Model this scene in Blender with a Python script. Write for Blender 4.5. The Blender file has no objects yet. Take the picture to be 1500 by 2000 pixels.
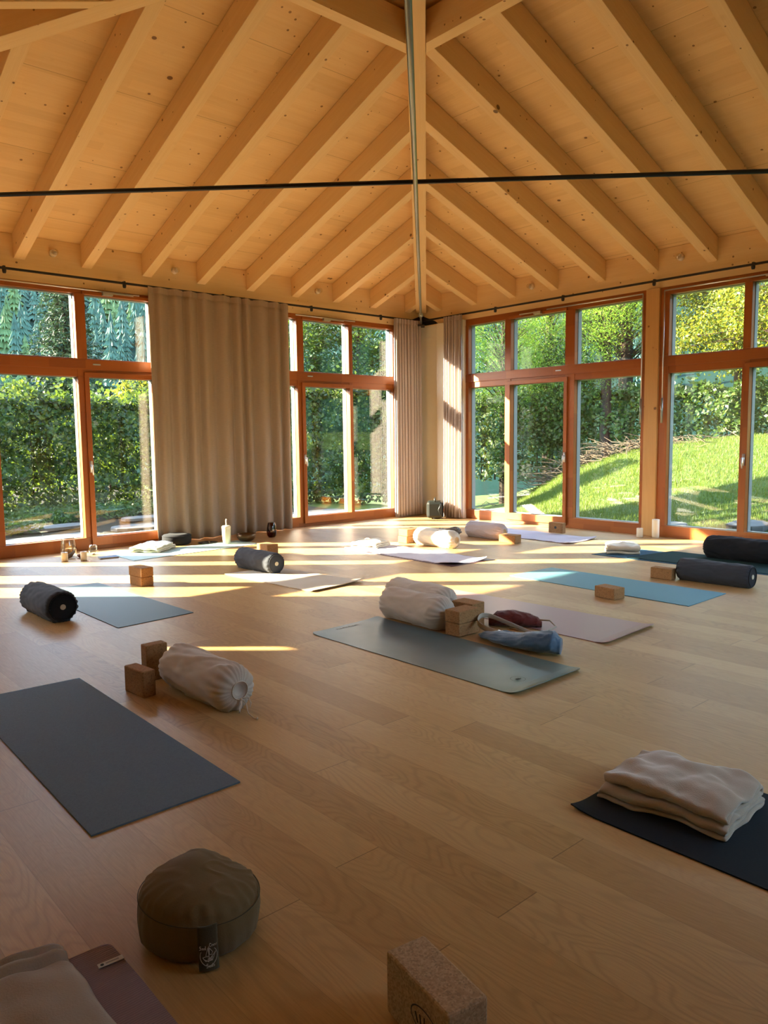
import bpy, bmesh, math, random
import numpy as np
from mathutils import Vector, Matrix, noise, Euler

R_ = math.radians
random.seed(7); np.random.seed(7)
sc = bpy.context.scene
COL = sc.collection

# ------------------------------------------------------------------ camera
camd = bpy.data.cameras.new('camera'); cam = bpy.data.objects.new('camera', camd); COL.objects.link(cam)
camd.sensor_fit = 'VERTICAL'; camd.sensor_height = 36.0; camd.lens = 36.0*1481.2/2000
camd.clip_start = 0.05; camd.clip_end = 1500
_p, _r, _y = R_(-5.6776), R_(-0.6833), R_(48.194)
F = Vector((math.cos(_y)*math.cos(_p), math.sin(_y)*math.cos(_p), math.sin(_p)))
Rt = Vector((math.sin(_y), -math.cos(_y), 0)); Up = Rt.cross(F)
Rr = Rt*math.cos(_r)+Up*math.sin(_r); Ur = -Rt*math.sin(_r)+Up*math.cos(_r)
cam.matrix_world = Matrix(((Rr.x, Ur.x, -F.x, 0), (Rr.y, Ur.y, -F.y, 0), (Rr.z, Ur.z, -F.z, 1.32), (0, 0, 0, 1)))
sc.camera = cam

# ------------------------------------------------------------------ light
sc.view_settings.view_transform = 'Standard'; sc.view_settings.look = 'None'
sc.view_settings.gamma = 1.0; sc.view_settings.exposure = 2.2; sc.view_settings.use_curve_mapping = False
world = bpy.data.worlds.new('sky'); sc.world = world; world.use_nodes = True
wn = world.node_tree; wn.nodes.clear()
wo = wn.nodes.new('ShaderNodeOutputWorld'); wb = wn.nodes.new('ShaderNodeBackground'); sk = wn.nodes.new('ShaderNodeTexSky')
sk.sky_type = 'NISHITA'; sk.sun_disc = False; sk.sun_elevation = R_(22); sk.sun_rotation = R_(-46.5); sk.altitude = 900
sk.air_density = 1.0; sk.dust_density = 0.6; sk.ozone_density = 1.0
wb.inputs['Strength'].default_value = 0.98
wx = wn.nodes.new('ShaderNodeMix'); wx.data_type = 'RGBA'; wx.blend_type = 'MULTIPLY'; wx.inputs[0].default_value = 1; wx.inputs[7].default_value = (1.0, .88, .74, 1)
wn.links.new(sk.outputs[0], wx.inputs[6]); wn.links.new(wx.outputs[2], wb.inputs[0]); wn.links.new(wb.outputs[0], wo.inputs[0])
SUN = Vector((0.725*math.cos(R_(22)), -0.689*math.cos(R_(22)), -math.sin(R_(22))))
sd = bpy.data.lights.new('sun', 'SUN'); sd.energy = 18.0; sd.angle = R_(0.55); sd.color = (1.0, 0.86, 0.61)
so = bpy.data.objects.new('sun', sd); COL.objects.link(so); so.location = (-15, 20, 15)
so.rotation_euler = SUN.to_track_quat('-Z', 'Y').to_euler()
try:
    sc.cycles.use_denoising = True
    sc.cycles.max_bounces = 10; sc.cycles.diffuse_bounces = 8; sc.cycles.transparent_max_bounces = 24
    sc.cycles.caustics_reflective = False; sc.cycles.caustics_refractive = False
    sc.cycles.sample_clamp_indirect = 6.0
except Exception: pass

# ------------------------------------------------------------------ constants of the room
X1, X0, Y1, Y0 = 9.076, -0.884, 9.164, -0.796
CX, CY, HS = 4.096, 4.184, 4.98
TP = math.tan(R_(19.3)); ZR = 3.333; RD = 0.272

# ------------------------------------------------------------------ helpers
def tag(o, label=None, cat=None, group=None, kind=None):
    if label: o['label'] = label
    if cat: o['category'] = cat
    if group: o['group'] = group
    if kind: o['kind'] = kind
    return o
def thing(name, label=None, cat=None, loc=(0, 0, 0), rz=0, group=None, kind=None):
    o = bpy.data.objects.new(name, None); COL.objects.link(o); o.location = loc; o.rotation_euler = (0, 0, rz)
    o.empty_display_size = 0.1
    return tag(o, label, cat, group, kind)
class G:
    def __init__(s): s.v = []; s.f = []
    def box(s, x0, x1, y0, y1, z0, z1):
        return s.hexa([(x0, y0, z0), (x1, y0, z0), (x1, y1, z0), (x0, y1, z0)], [(x0, y0, z1), (x1, y0, z1), (x1, y1, z1), (x0, y1, z1)])
    def hexa(s, b, t):
        n = len(s.v); k = len(b); s.v += [tuple(q) for q in b]+[tuple(q) for q in t]
        s.f.append(tuple(n+i for i in reversed(range(k)))); s.f.append(tuple(n+k+i for i in range(k)))
        for i in range(k):
            j = (i+1) % k; s.f.append((n+i, n+j, n+k+j, n+k+i))
        return s
    def tube(s, pts, r, seg=10, cap=True):
        pts = [Vector(p) for p in pts]; n0 = len(s.v); m = len(pts)
        rr = r if isinstance(r, (list, tuple)) else [r]*m
        up = Vector((0, 0, 1)); prev = None
        for i, p in enumerate(pts):
            d = (pts[min(i+1, m-1)]-pts[max(i-1, 0)]).normalized()
            a = prev if prev else (up if abs(d.z) < .9 else Vector((1, 0, 0)))
            b = d.cross(a).normalized(); a = b.cross(d).normalized(); prev = a
            for k in range(seg):
                t = 2*math.pi*k/seg; s.v.append(tuple(p+(a*math.cos(t)+b*math.sin(t))*rr[i]))
        for i in range(m-1):
            for k in range(seg):
                a_, b_ = n0+i*seg+k, n0+i*seg+(k+1) % seg
                s.f.append((a_, b_, b_+seg, a_+seg))
        if cap:
            s.f.append(tuple(n0+k for k in range(seg))[::-1]); s.f.append(tuple(n0+(m-1)*seg+k for k in range(seg)))
        return s
    def lathe(s, prof, seg=32, c=(0, 0, 0), axis='Z'):
        n0 = len(s.v)
        for (r, z) in prof:
            for k in range(seg):
                t = 2*math.pi*k/seg; q = (r*math.cos(t), r*math.sin(t), z)
                if axis == 'X': q = (z, r*math.cos(t), r*math.sin(t))
                if axis == 'Y': q = (r*math.cos(t), z, r*math.sin(t))
                s.v.append((c[0]+q[0], c[1]+q[1], c[2]+q[2]))
        for i in range(len(prof)-1):
            for k in range(seg):
                a, b = n0+i*seg+k, n0+i*seg+(k+1) % seg
                s.f.append((a, b, b+seg, a+seg))
        if prof[0][0] > 1e-4: s.f.append(tuple(n0+k for k in range(seg))[::-1])
        if prof[-1][0] > 1e-4: s.f.append(tuple(n0+(len(prof)-1)*seg+k for k in range(seg)))
        return s
    def grid(s, fn, nu, nv, wrapu=False):
        n0 = len(s.v)
        for j in range(nv):
            for i in range(nu): s.v.append(tuple(fn(i/(nu if wrapu else nu-1), j/(nv-1))))
        for j in range(nv-1):
            for i in range(nu if wrapu else nu-1):
                a = n0+j*nu+i; b = n0+j*nu+(i+1) % nu
                s.f.append((a, b, b+nu, a+nu))
        return s
    def obj(s, name, mat, parent=None, smooth=False, grain=None, uvoff=None, bevel=0, solid=0, sub=0, loc=None, rz=0, wn_=True, uvgrid=None):
        me = bpy.data.meshes.new(name); me.from_pydata(s.v, [], s.f); me.update()
        bm = bmesh.new(); bm.from_mesh(me); bmesh.ops.remove_doubles(bm, verts=bm.verts, dist=1e-5)
        bmesh.ops.recalc_face_normals(bm, faces=bm.faces); bm.to_mesh(me); bm.free()
        me.materials.append(mat)
        if grain is not None: grain_uv(me, grain, uvoff)
        if smooth: me.polygons.foreach_set('use_smooth', [True]*len(me.polygons))
        o = bpy.data.objects.new(name, me); COL.objects.link(o)
        if parent: o.parent = parent
        if loc: o.location = loc
        o.rotation_euler.z = rz
        if bevel:
            b = o.modifiers.new('bevel', 'BEVEL'); b.width = bevel; b.segments = 2; b.limit_method = 'ANGLE'; b.angle_limit = R_(40)
        if solid:
            b = o.modifiers.new('solid', 'SOLIDIFY'); b.thickness = solid; b.offset = 0
        if sub:
            b = o.modifiers.new('sub', 'SUBSURF'); b.levels = sub; b.render_levels = sub
        return o
def grain_uv(me, L, off=None):
    L = Vector(L).normalized()
    ox, oy = off if off else (random.random()*40, random.random()*40)
    uv = me.uv_layers.new(name='grain')
    for p in me.polygons:
        n = p.normal
        if abs(n.dot(L)) > .85:
            a = n.orthogonal().normalized(); b = n.cross(a)
        else:
            b = n.cross(L).normalized(); a = L
        for li in p.loop_indices:
            c = me.vertices[me.loops[li].vertex_index].co
            uv.data[li].uv = (c.dot(a)+ox, c.dot(b)+oy)
def copy_tree(o, parent=None):
    c = o.copy(); COL.objects.link(c); c.parent = parent
    for ch in o.children: copy_tree(ch, c)
    return c
def text_part(name, txt, size, mat, parent, loc, rot, extrude=0.0004, align='CENTER'):
    cu = bpy.data.curves.new(name, 'FONT'); cu.body = txt; cu.size = size; cu.extrude = extrude; cu.align_x = align; cu.align_y = 'CENTER'
    t = bpy.data.objects.new(name, cu); COL.objects.link(t); bpy.context.view_layer.update()
    me = bpy.data.meshes.new_from_object(t); bpy.data.objects.remove(t); me.materials.clear(); me.materials.append(mat)
    o = bpy.data.objects.new(name, me); COL.objects.link(o); o.parent = parent; o.location = loc; o.rotation_euler = rot
    return o
def nz(x, y=0, z=0, s=1): return noise.noise(Vector((x*s, y*s, z*s)))
def np_mesh(name, V, Q, mat, parent=None, loc=None):
    """V (n,3) numpy, Q (m,k) int faces"""
    me = bpy.data.meshes.new(name); k = Q.shape[1]
    me.vertices.add(len(V)); me.vertices.foreach_set('co', V.astype(np.float32).ravel())
    me.loops.add(Q.size); me.loops.foreach_set('vertex_index', Q.astype(np.int32).ravel())
    me.polygons.add(len(Q)); me.polygons.foreach_set('loop_start', np.arange(0, Q.size, k, dtype=np.int32))
    me.update(calc_edges=True); me.validate(); me.materials.append(mat)
    o = bpy.data.objects.new(name, me); COL.objects.link(o)
    if parent: o.parent = parent
    if loc: o.location = loc
    return o

# ------------------------------------------------------------------ materials
class M:
    def __init__(s, name, rough=.6, spec=.5):
        s.m = bpy.data.materials.new(name); s.m.use_nodes = True; s.t = s.m.node_tree; s.t.nodes.clear()
        s.out = s.t.nodes.new('ShaderNodeOutputMaterial'); s.b = s.t.nodes.new('ShaderNodeBsdfPrincipled')
        s.t.links.new(s.b.outputs[0], s.out.inputs[0]); s.b.inputs['Roughness'].default_value = rough
        s.b.inputs['Specular IOR Level'].default_value = spec
    def n(s, typ, ins=None, **kw):
        nd = s.t.nodes.new('ShaderNode'+typ)
        for k, v in kw.items(): setattr(nd, k, v)
        for k, v in (ins or {}).items(): s.set(nd.inputs[k], v)
        return nd
    def set(s, sock, v):
        if hasattr(v, 'is_output'): s.t.links.new(v, sock)
        else:
            if isinstance(v, tuple) and len(v) == 3 and sock.type == 'RGBA': v = (*v, 1)
            sock.default_value = v
    def math(s, op, a, b=0.0, c=0.0, clamp=False):
        nd = s.n('Math', operation=op, use_clamp=clamp); s.set(nd.inputs[0], a); s.set(nd.inputs[1], b)
        if op in ('MULTIPLY_ADD',): s.set(nd.inputs[2], c)
        return nd.outputs[0]
    def mix(s, f, a, b, mode='MIX'):
        nd = s.n('Mix', data_type='RGBA', blend_type=mode); s.set(nd.inputs[0], f); s.set(nd.inputs[6], a); s.set(nd.inputs[7], b)
        return nd.outputs[2]
    def ramp(s, f, stops):
        nd = s.n('ValToRGB'); s.set(nd.inputs[0], f); cr = nd.color_ramp
        while len(cr.elements) < len(stops): cr.elements.new(.5)
        for e, (p, c) in zip(cr.elements, stops): e.position = p; e.color = (*c, 1)
        return nd.outputs[0]
    def noise(s, vec, scale=5, detail=3, rough=.5, dist=0):
        nd = s.n('TexNoise', {'Scale': scale, 'Detail': detail, 'Roughness': rough, 'Distortion': dist}); s.set(nd.inputs['Vector'], vec)
        return nd.outputs[0]
    def xyz(s, v):
        nd = s.n('SeparateXYZ'); s.set(nd.inputs[0], v); return nd.outputs
    def vec(s, x, y, z=0.0):
        nd = s.n('CombineXYZ'); s.set(nd.inputs[0], x); s.set(nd.inputs[1], y); s.set(nd.inputs[2], z); return nd.outputs[0]
    def bump(s, h, strength=.2, dist=.01):
        nd = s.n('Bump', {'Strength': strength, 'Distance': dist}); s.set(nd.inputs['Height'], h); s.set(s.b.inputs['Normal'], nd.outputs[0])
    def col(s, c): s.set(s.b.inputs['Base Color'], c)
    def uv(s): return s.n('UVMap', uv_map='grain').outputs[0]
    def ob(s): return s.n('TexCoord').outputs['Object']
def white(m, x, y=0.0):
    nd = m.n('TexWhiteNoise', noise_dimensions='2D'); m.set(nd.inputs['Vector'], m.vec(x, y)); return nd.outputs[0]

def wood(name, c1, c2, dark, knots=True, lam=0.12, lamlen=2.6, rough=.55, vary=.25, spec=.3):
    m = M(name, rough, spec); u, v, _ = m.xyz(m.uv())
    g = m.noise(m.vec(m.math('MULTIPLY', u, .9), m.math('MULTIPLY', v, 16)), 1.6, 4, .6, .6)
    fine = m.noise(m.vec(m.math('MULTIPLY', u, 3), m.math('MULTIPLY', v, 150)), 1, 2, .5)
    row = m.math('FLOOR', m.math('DIVIDE', v, lam))
    colm = m.math('FLOOR', m.math('ADD', m.math('DIVIDE', u, lamlen), m.math('MULTIPLY', white(m, row), 7.0)))
    rnd = white(m, row, colm)
    base = m.mix(m.math('ADD', m.math('MULTIPLY', g, 1.0), -.05, clamp=True), c1, c2)
    base = m.mix(m.math('MULTIPLY', fine, .30), base, dark)
    base = m.mix(vary, base, m.ramp(rnd, [(0, c1), (.5, tuple(.5*(a+b) for a, b in zip(c1, c2))), (1, tuple(a*.72 for a in c2))]))
    if knots:
        vo = m.n('TexVoronoi', {'Scale': 4.4, 'Randomness': 1.0}, feature='F1'); m.set(vo.inputs['Vector'], m.vec(m.math('MULTIPLY', u, .85), v))
        cr, cg, cb = m.xyz(vo.outputs['Color'])
        size = m.math('MULTIPLY', m.math('POWER', cr, 1.5), .105)
        k = m.math('GREATER_THAN', m.math('SUBTRACT', m.math('MULTIPLY', size, 1.0), vo.outputs['Distance']), 0.0)
        soft = m.math('SUBTRACT', 1.0, m.math('DIVIDE', vo.outputs['Distance'], m.math('ADD', size, .09)), clamp=True)
        has = m.math('GREATER_THAN', cr, .25)
        base = m.mix(m.math('MULTIPLY', m.math('MULTIPLY', soft, has), .30), base, dark)
        base = m.mix(m.math('MULTIPLY', m.math('MULTIPLY', k, has), .82), base, (.10, .035, .012))
        vo2 = m.n('TexVoronoi', {'Scale': 11.0, 'Randomness': 1.0}, feature='F1'); m.set(vo2.inputs['Vector'], m.vec(m.math('ADD', u, 5.0), v))
        c2r, _a, _b = m.xyz(vo2.outputs['Color'])
        k2 = m.math('GREATER_THAN', m.math('SUBTRACT', m.math('MULTIPLY', m.math('SUBTRACT', c2r, .55), .36), vo2.outputs['Distance']), 0.0)
        base = m.mix(m.math('MULTIPLY', k2, .75), base, (.14, .05, .015))
    if name == 'spruce_deck':
        sv = m.math('FRACT', m.math('DIVIDE', v, 1.02)); base = m.mix(m.math('MULTIPLY', m.math('LESS_THAN', sv, .005), .55), base, (.16, .07, .02))
    m.col(base); m.bump(fine, .05, .002)
    return m.m
SPRUCE = wood('spruce_beam', (.88, .69, .40), (.76, .53, .25), (.50, .28, .10), lam=.5, lamlen=30, vary=.1)
DECK = wood('spruce_deck', (.88, .68, .38), (.74, .50, .22), (.48, .26, .085), lam=.11, lamlen=2.6, vary=.20)
LARCH = wood('larch_frame', (.40, .125, .020), (.25, .062, .009), (.14, .028, .005), knots=False, lam=.25, lamlen=.42, rough=.38, vary=.45, spec=.4)
POSTW = wood('spruce_post', (.68, .42, .17), (.55, .31, .11), (.35, .17, .06), lam=.3, lamlen=30, vary=.1)

def oak():
    m = M('oak_floor', .36, .45)
    x, y, _ = m.xyz(m.ob()); W = .175
    rx = m.math('DIVIDE', m.math('SUBTRACT', x, .657-W*40), W); row = m.math('FLOOR', rx)
    ry = m.math('ADD', m.math('DIVIDE', y, 1.9), m.math('MULTIPLY', white(m, row, 3.0), 9.0)); cl = m.math('FLOOR', ry)
    rnd = white(m, row, cl); rnd2 = white(m, m.math('ADD', row, 77.0), cl)
    off = m.math('MULTIPLY', rnd, 37.0)
    warp = m.noise(m.vec(m.math('MULTIPLY', x, 2.6), m.math('ADD', m.math('MULTIPLY', y, .65), off)), 1.5, 2, .5, .3)
    ring = m.math('SINE', m.math('MULTIPLY', warp, 190.0))
    ring = m.math('POWER', m.math('ADD', m.math('MULTIPLY', ring, .5), .5), 3.0)
    fine = m.noise(m.vec(m.math('MULTIPLY', x, 230), m.math('ADD', m.math('MULTIPLY', y, 9), off)), 1, 2, .6)
    big = m.noise(m.vec(m.math('MULTIPLY', x, 5), m.math('ADD', m.math('MULTIPLY', y, .9), off)), 1.2, 3, .5)
    c = m.mix(m.math('MULTIPLY', big, 1.1, clamp=True), (.50, .315, .13), (.37, .215, .08))
    c = m.mix(m.math('MULTIPLY', ring, m.math('ADD', m.math('MULTIPLY', rnd2, .55), .16)), c, (.175, .085, .028))
    c = m.mix(m.math('MULTIPLY', m.math('SUBTRACT', fine, .33, clamp=True), 1.3), c, (.16, .075, .028))
    c = m.mix(.5, c, m.ramp(rnd, [(0, (.33, .175, .065)), (.35, (.44, .265, .105)), (.7, (.47, .29, .12)), (1, (.52, .335, .15))]))
    fx = m.math('FRACT', rx); fy = m.math('FRACT', ry)
    ex = m.math('MINIMUM', fx, m.math('SUBTRACT', 1.0, fx)); ey = m.math('MINIMUM', fy, m.math('SUBTRACT', 1.0, fy))
    seam = m.math('MAXIMUM', m.math('MULTIPLY', m.math('LESS_THAN', ex, .0065), .45), m.math('LESS_THAN', ey, .0010))
    c = m.mix(m.math('MULTIPLY', seam, .6), c, (.07, .03, .012))
    m.col(c)
    m.set(m.b.inputs['Roughness'], m.math('ADD', .33, m.math('MULTIPLY', fine, .16)))
    m.bump(m.math('SUBTRACT', m.math('MULTIPLY', fine, .3), m.math('ADD', seam, m.math('MULTIPLY', ring, .15))), .12, .002)
    return m.m
OAK = oak()

def plain(name, c, rough=.6, spec=.4, var=.12, scale=6, bump=0, bscale=200, metal=0):
    m = M(name, rough, spec); o = m.ob()
    n = m.noise(o, scale, 3)
    m.col(m.mix(m.math('MULTIPLY', n, var*2), c, tuple(q*.6 for q in c)))
    m.b.inputs['Metallic'].default_value = metal
    if bump: m.bump(m.noise(o, bscale, 2), bump, .003)
    return m.m
def fabric(name, c, bump=.25, scale=350, rough=.9, var=.1, sheen=.2, translucent=0):
    m = M(name, rough, .15); o = m.ob(); n = m.noise(o, 7, 4); f = m.noise(o, scale, 2)
    cc = m.mix(m.math('MULTIPLY', n, var*2), c, tuple(q*.72 for q in c)); cc = m.mix(m.math('MULTIPLY', f, .25), cc, tuple(q*.6 for q in c))
    m.col(cc); m.b.inputs['Sheen Weight'].default_value = sheen; m.bump(m.math('ADD', f, n), bump, .002)
    return m.m
def schlick(m, f):
    ge = m.n('NewGeometry'); d = m.n('VectorMath', operation='DOT_PRODUCT'); m.set(d.inputs[0], ge.outputs['Normal']); m.set(d.inputs[1], ge.outputs['Incoming'])
    c = m.math('SUBTRACT', 1.0, m.math('ABSOLUTE', d.outputs['Value']), clamp=True)
    return m.math('MULTIPLY', m.math('ADD', .045, m.math('MULTIPLY', m.math('POWER', c, 5.0), .955)), f, clamp=True)
def glassm():
    m = M('window_glass'); t = m.t; t.nodes.remove(m.b)
    tr = m.n('BsdfTransparent', {'Color': (.97, .985, .975)}); gl = m.n('BsdfGlossy', {'Roughness': 0.0, 'Color': (.95, .98, 1)})
    mx = m.n('MixShader', {0: schlick(m, 1.0)})
    t.links.new(tr.outputs[0], mx.inputs[1]); t.links.new(gl.outputs[0], mx.inputs[2]); t.links.new(mx.outputs[0], m.out.inputs[0])
    return m.m
GLASS = glassm()
def tinted_glass(name, tint, f=1.0):
    m = M(name); t = m.t; t.nodes.remove(m.b)
    tr = m.n('BsdfTransparent', {'Color': tint}); gl = m.n('BsdfGlossy', {'Roughness': 0.02})
    mx = m.n('MixShader', {0: schlick(m, f)})
    t.links.new(tr.outputs[0], mx.inputs[1]); t.links.new(gl.outputs[0], mx.inputs[2]); t.links.new(mx.outputs[0], m.out.inputs[0])
    return m.m
CLEAR = tinted_glass('clear_glass', (.93, .95, .94), 1.6); AMBER = tinted_glass('amber_glass', (.42, .14, .07), 1.6)

def curtain_mat(name, c, trans):
    m = M(name, .9, .1); u, v, _ = m.xyz(m.uv())
    slub = m.noise(m.vec(m.math('MULTIPLY', u, 14), m.math('MULTIPLY', v, 170)), 1, 3, .6)
    weave = m.noise(m.vec(m.math('MULTIPLY', u, 300), m.math('MULTIPLY', v, 60)), 1, 2, .6)
    c1 = m.mix(m.math('MULTIPLY', m.math('ADD', slub, m.math('MULTIPLY', weave, .4)), .55, clamp=True), c, tuple(q*.55 for q in c))
    m.col(c1); m.bump(slub, .15, .002)
    tl = m.n('BsdfTranslucent'); m.set(tl.inputs['Color'], m.mix(.5, c1, (.8, .62, .42)))
    mx = m.n('MixShader', {0: trans}); m.t.links.new(m.b.outputs[0], mx.inputs[1]); m.t.links.new(tl.outputs[0], mx.inputs[2]); m.t.links.new(mx.outputs[0], m.out.inputs[0])
    return m.m
CURT = curtain_mat('taupe_curtain', (.40, .315, .25), .015); CURT2 = curtain_mat('mauve_curtain', (.50, .43, .41), .04)

def leafm(name, cs, trans=.45, rough=.5):
    m = M(name, rough, .4)
    r = m.n('NewGeometry').outputs['Random Per Island']
    c = m.ramp(r, [(i/(len(cs)-1), q) for i, q in enumerate(cs)])
    m.col(c); tl = m.n('BsdfTranslucent'); m.set(tl.inputs['Color'], m.mix(.5, c, tuple(min(1, q*1.5) for q in cs[-1])))
    mx = m.n('MixShader', {0: trans}); m.t.links.new(m.b.outputs[0], mx.inputs[1]); m.t.links.new(tl.outputs[0], mx.inputs[2]); m.t.links.new(mx.outputs[0], m.out.inputs[0])
    return m.m
BEECH = leafm('hedge_leaves', [(0.0058, 0.0167, 0.0034), (0.0151, 0.0419, 0.0058), (0.0343, 0.0720, 0.0076), (0.0753, 0.1054, 0.0109)])
HERB = leafm('herb_leaves', [(0.0105, 0.0330, 0.0056), (0.0330, 0.0725, 0.0105), (0.0725, 0.1161, 0.0217)])
LARCHL = leafm('larch_needles', [(0.0562, 0.1357, 0.0123), (0.1054, 0.2097, 0.0179), (0.1850, 0.2835, 0.0316)], .55)
MAPLE = leafm('maple_leaves', [(.02, .05, .006), (.05, .095, .009), (.11, .135, .012), (.20, .19, .015)], .55)
MIDG = leafm('mid_leaves', [(0.0109, 0.0343, 0.0058), (0.0301, 0.0678, 0.0092), (0.0678, 0.1054, 0.0151)], .45)
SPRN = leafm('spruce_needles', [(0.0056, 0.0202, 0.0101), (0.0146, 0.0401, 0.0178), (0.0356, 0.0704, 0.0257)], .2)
FARN = leafm('hazed_far_spruce', [(0.0230, 0.0691, 0.0605), (0.0374, 0.0979, 0.0792), (0.0547, 0.1267, 0.0950)], .1, .8)  # blue haze of distance mixed into the needle colour
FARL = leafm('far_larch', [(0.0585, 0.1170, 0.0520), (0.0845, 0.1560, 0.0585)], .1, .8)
BARK = plain('bark', (.045, .033, .023), .9, .2, .5, 9, .5, 30); BARKD = plain('dark_bark', (.03, .021, .015), .9, .2, .5, 9, .5, 30)
TWIG = plain('twigs', (.10, .073, .05), .9, .2, .5, 9)

# ------------------------------------------------------------------ frame of each side: 0 left wall (+y), 1 right wall (+x), 2 near wall (-y), 3 back-left wall (-x)
SIDES = {'left': ((1, 0), (0, 1)), 'right': ((0, 1), (1, 0)), 'near': ((1, 0), (0, -1)), 'back': ((0, 1), (-1, 0))}
def W(side, u, v, z):   # u along the wall measured from room centre, v distance from centre towards the wall
    t, n = SIDES[side]; return (CX+t[0]*u+n[0]*v, CY+t[1]*u+n[1]*v, z)
def wbox(g, side, u0, u1, v0, v1, z0, z1):
    g.hexa([W(side, u0, v0, z0), W(side, u1, v0, z0), W(side, u1, v1, z0), W(side, u0, v1, z0)],
           [W(side, u0, v0, z1), W(side, u1, v0, z1), W(side, u1, v1, z1), W(side, u0, v1, z1)])
def along(side): t = SIDES[side][0]; return (t[0], t[1], 0)

# ------------------------------------------------------------------ shell
g = G(); g.box(X0-.3, X1+.02, Y0-.3, Y1+.02, -.12, 0); fl = g.obj('floor', OAK); tag(fl, kind='structure')
def zb(v): return ZR+TP*(HS-v)           # underside of the rafters
for side in SIDES:
    g = G(); V = HS+.62; zo = zb(V)+RD; za = zb(0)+RD
    a, b, c = W(side, -V, V, zo), W(side, V, V, zo), W(side, 0, 0, za)
    up = lambda q: (q[0], q[1], q[2]+.16)
    g.hexa([a, b, c], [up(a), up(b), up(c)])
    o = g.obj('ceiling', DECK, grain=along(side)); tag(o, 'spruce board ceiling of the %s roof slope' % side, None, kind='structure')
# fascia / wall plates
FZ = {'left': 3.105, 'right': 3.13, 'near': 3.105, 'back': 3.105}
for i, side in enumerate(SIDES):
    g = G(); e = HS if side in ('left', 'near') else HS+.0
    wbox(g, side, -e, e, HS-.002*(i % 2), HS+.16, FZ[side], ZR+RD-.005)
    o = g.obj('trim_%d' % (i+1), SPRUCE, grain=along(side)); tag(o, 'spruce wall plate above the %s windows' % side, None, kind='structure')

# ------------------------------------------------------------------ rafters
def half_edge(us):      # where a jack rafter stops: hip side or the header ring
    return max(abs(us)+.115, .87+.06)
ORD = ['first', 'second', 'third', 'fourth', 'fifth', 'sixth', 'seventh', 'eighth', 'ninth', 'tenth', 'eleventh', 'twelfth', 'thirteenth', 'fourteenth']
SN = {'left': 'roof slope over the curtained left wall', 'right': 'roof slope over the right garden wall', 'near': 'roof slope over the near wall', 'back': 'roof slope over the near left wall'}
def rafter(side, u, lab):
    hw = .06; vb = []; 
    us = (u-hw, u+hw)
    P = []
    for q in us:
        vi = half_edge(q); P.append((q, vi))
    if min(p[1] for p in P) > HS-.12: return
    org = Vector(W(side, u, HS, ZR)); sub = lambda p: tuple(Vector(p)-org)
    b = [sub(W(side, P[0][0], HS, zb(HS))), sub(W(side, P[1][0], HS, zb(HS))), sub(W(side, P[1][0], P[1][1], zb(P[1][1]))), sub(W(side, P[0][0], P[0][1], zb(P[0][1])))]
    t = [(x, y, z+RD-.004) for x, y, z in b]
    n = SIDES[side][1]; g = G().hexa(b, t)
    o = g.obj('rafter', SPRUCE, grain=(-n[0], -n[1], TP), loc=tuple(org), bevel=.004)
    tag(o, lab, 'rafter', 'jack rafters of the %s roof slope' % side)
cnt = {}
for side, u0 in (('left', .184), ('right', .073), ('near', .184), ('back', .073)):
    us = sorted([u0+.747*k for k in range(-7, 8) if abs(u0+.747*k) < 4.8], key=lambda q: -q)
    for k, u in enumerate(us):
        if side in ('left', 'right'): lab = 'spruce rafter, %s from the far corner, on the %s' % (ORD[k], SN[side])
        else: lab = 'spruce rafter, %s from the end, on the %s' % (ORD[k], SN[side])
        rafter(side, u, lab)
# hips
def hip(dx, dy, lab):
    d = Vector((dx, dy, 0)).normalized(); pr = Vector((-d.y, d.x, 0)); hw = .085
    r0, r1 = .12, (HS-.07)*math.sqrt(2)
    def z_at(off, r):       # underside follows the roof planes at the hip edges
        return ZR+TP*(HS-r/math.sqrt(2)) 
    Lb = []; org = Vector((CX+d.x*r1, CY+d.y*r1, z_at(0, r1)))
    def P(r, s, dz=0):
        return tuple(Vector((CX, CY, 0))+d*r+pr*s*hw+Vector((0, 0, z_at(s, r)-TP*hw/math.sqrt(2)+dz))-org)
    b = [P(r0, -1), P(r0, 1), P(r1, 1), P(r1, -1)]; t = [P(r0, -1, RD), P(r0, 1, RD), P(r1, 1, RD), P(r1, -1, RD)]
    g = G().hexa(b, t)
    o = g.obj('hip_rafter', SPRUCE, grain=(-d.x, -d.y, TP/math.sqrt(2)), loc=tuple(org), bevel=.004)
    tag(o, lab, 'rafter', 'hip rafters of the pyramid roof')
hip(1, 1, 'broad hip rafter rising from the far corner with a steel rod below it')
hip(-1, 1, 'broad hip rafter crossing the upper left corner of the view')
hip(1, -1, 'broad hip rafter rising from the right corner of the room')
hip(-1, -1, 'broad hip rafter above the camera corner of the room')
for side in SIDES:          # header ring near the apex
    g = G(); a = .87; o0 = .12; hw_ = .125
    zz = zb(a+o0)
    b = [W(side, -a-o0+hw_, a+o0, zz), W(side, a+o0-hw_, a+o0, zz), W(side, a-hw_, a, zz), W(side, -a+hw_, a, zz)]
    g.hexa(b, [(x, y, zz+RD) for x, y, z in b])
    o = g.obj('header_beam', SPRUCE, grain=along(side))
    tag(o, 'short horizontal header beam closing the rafters of the %s slope near the apex' % side, 'beam', 'header ring under the apex')
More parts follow.
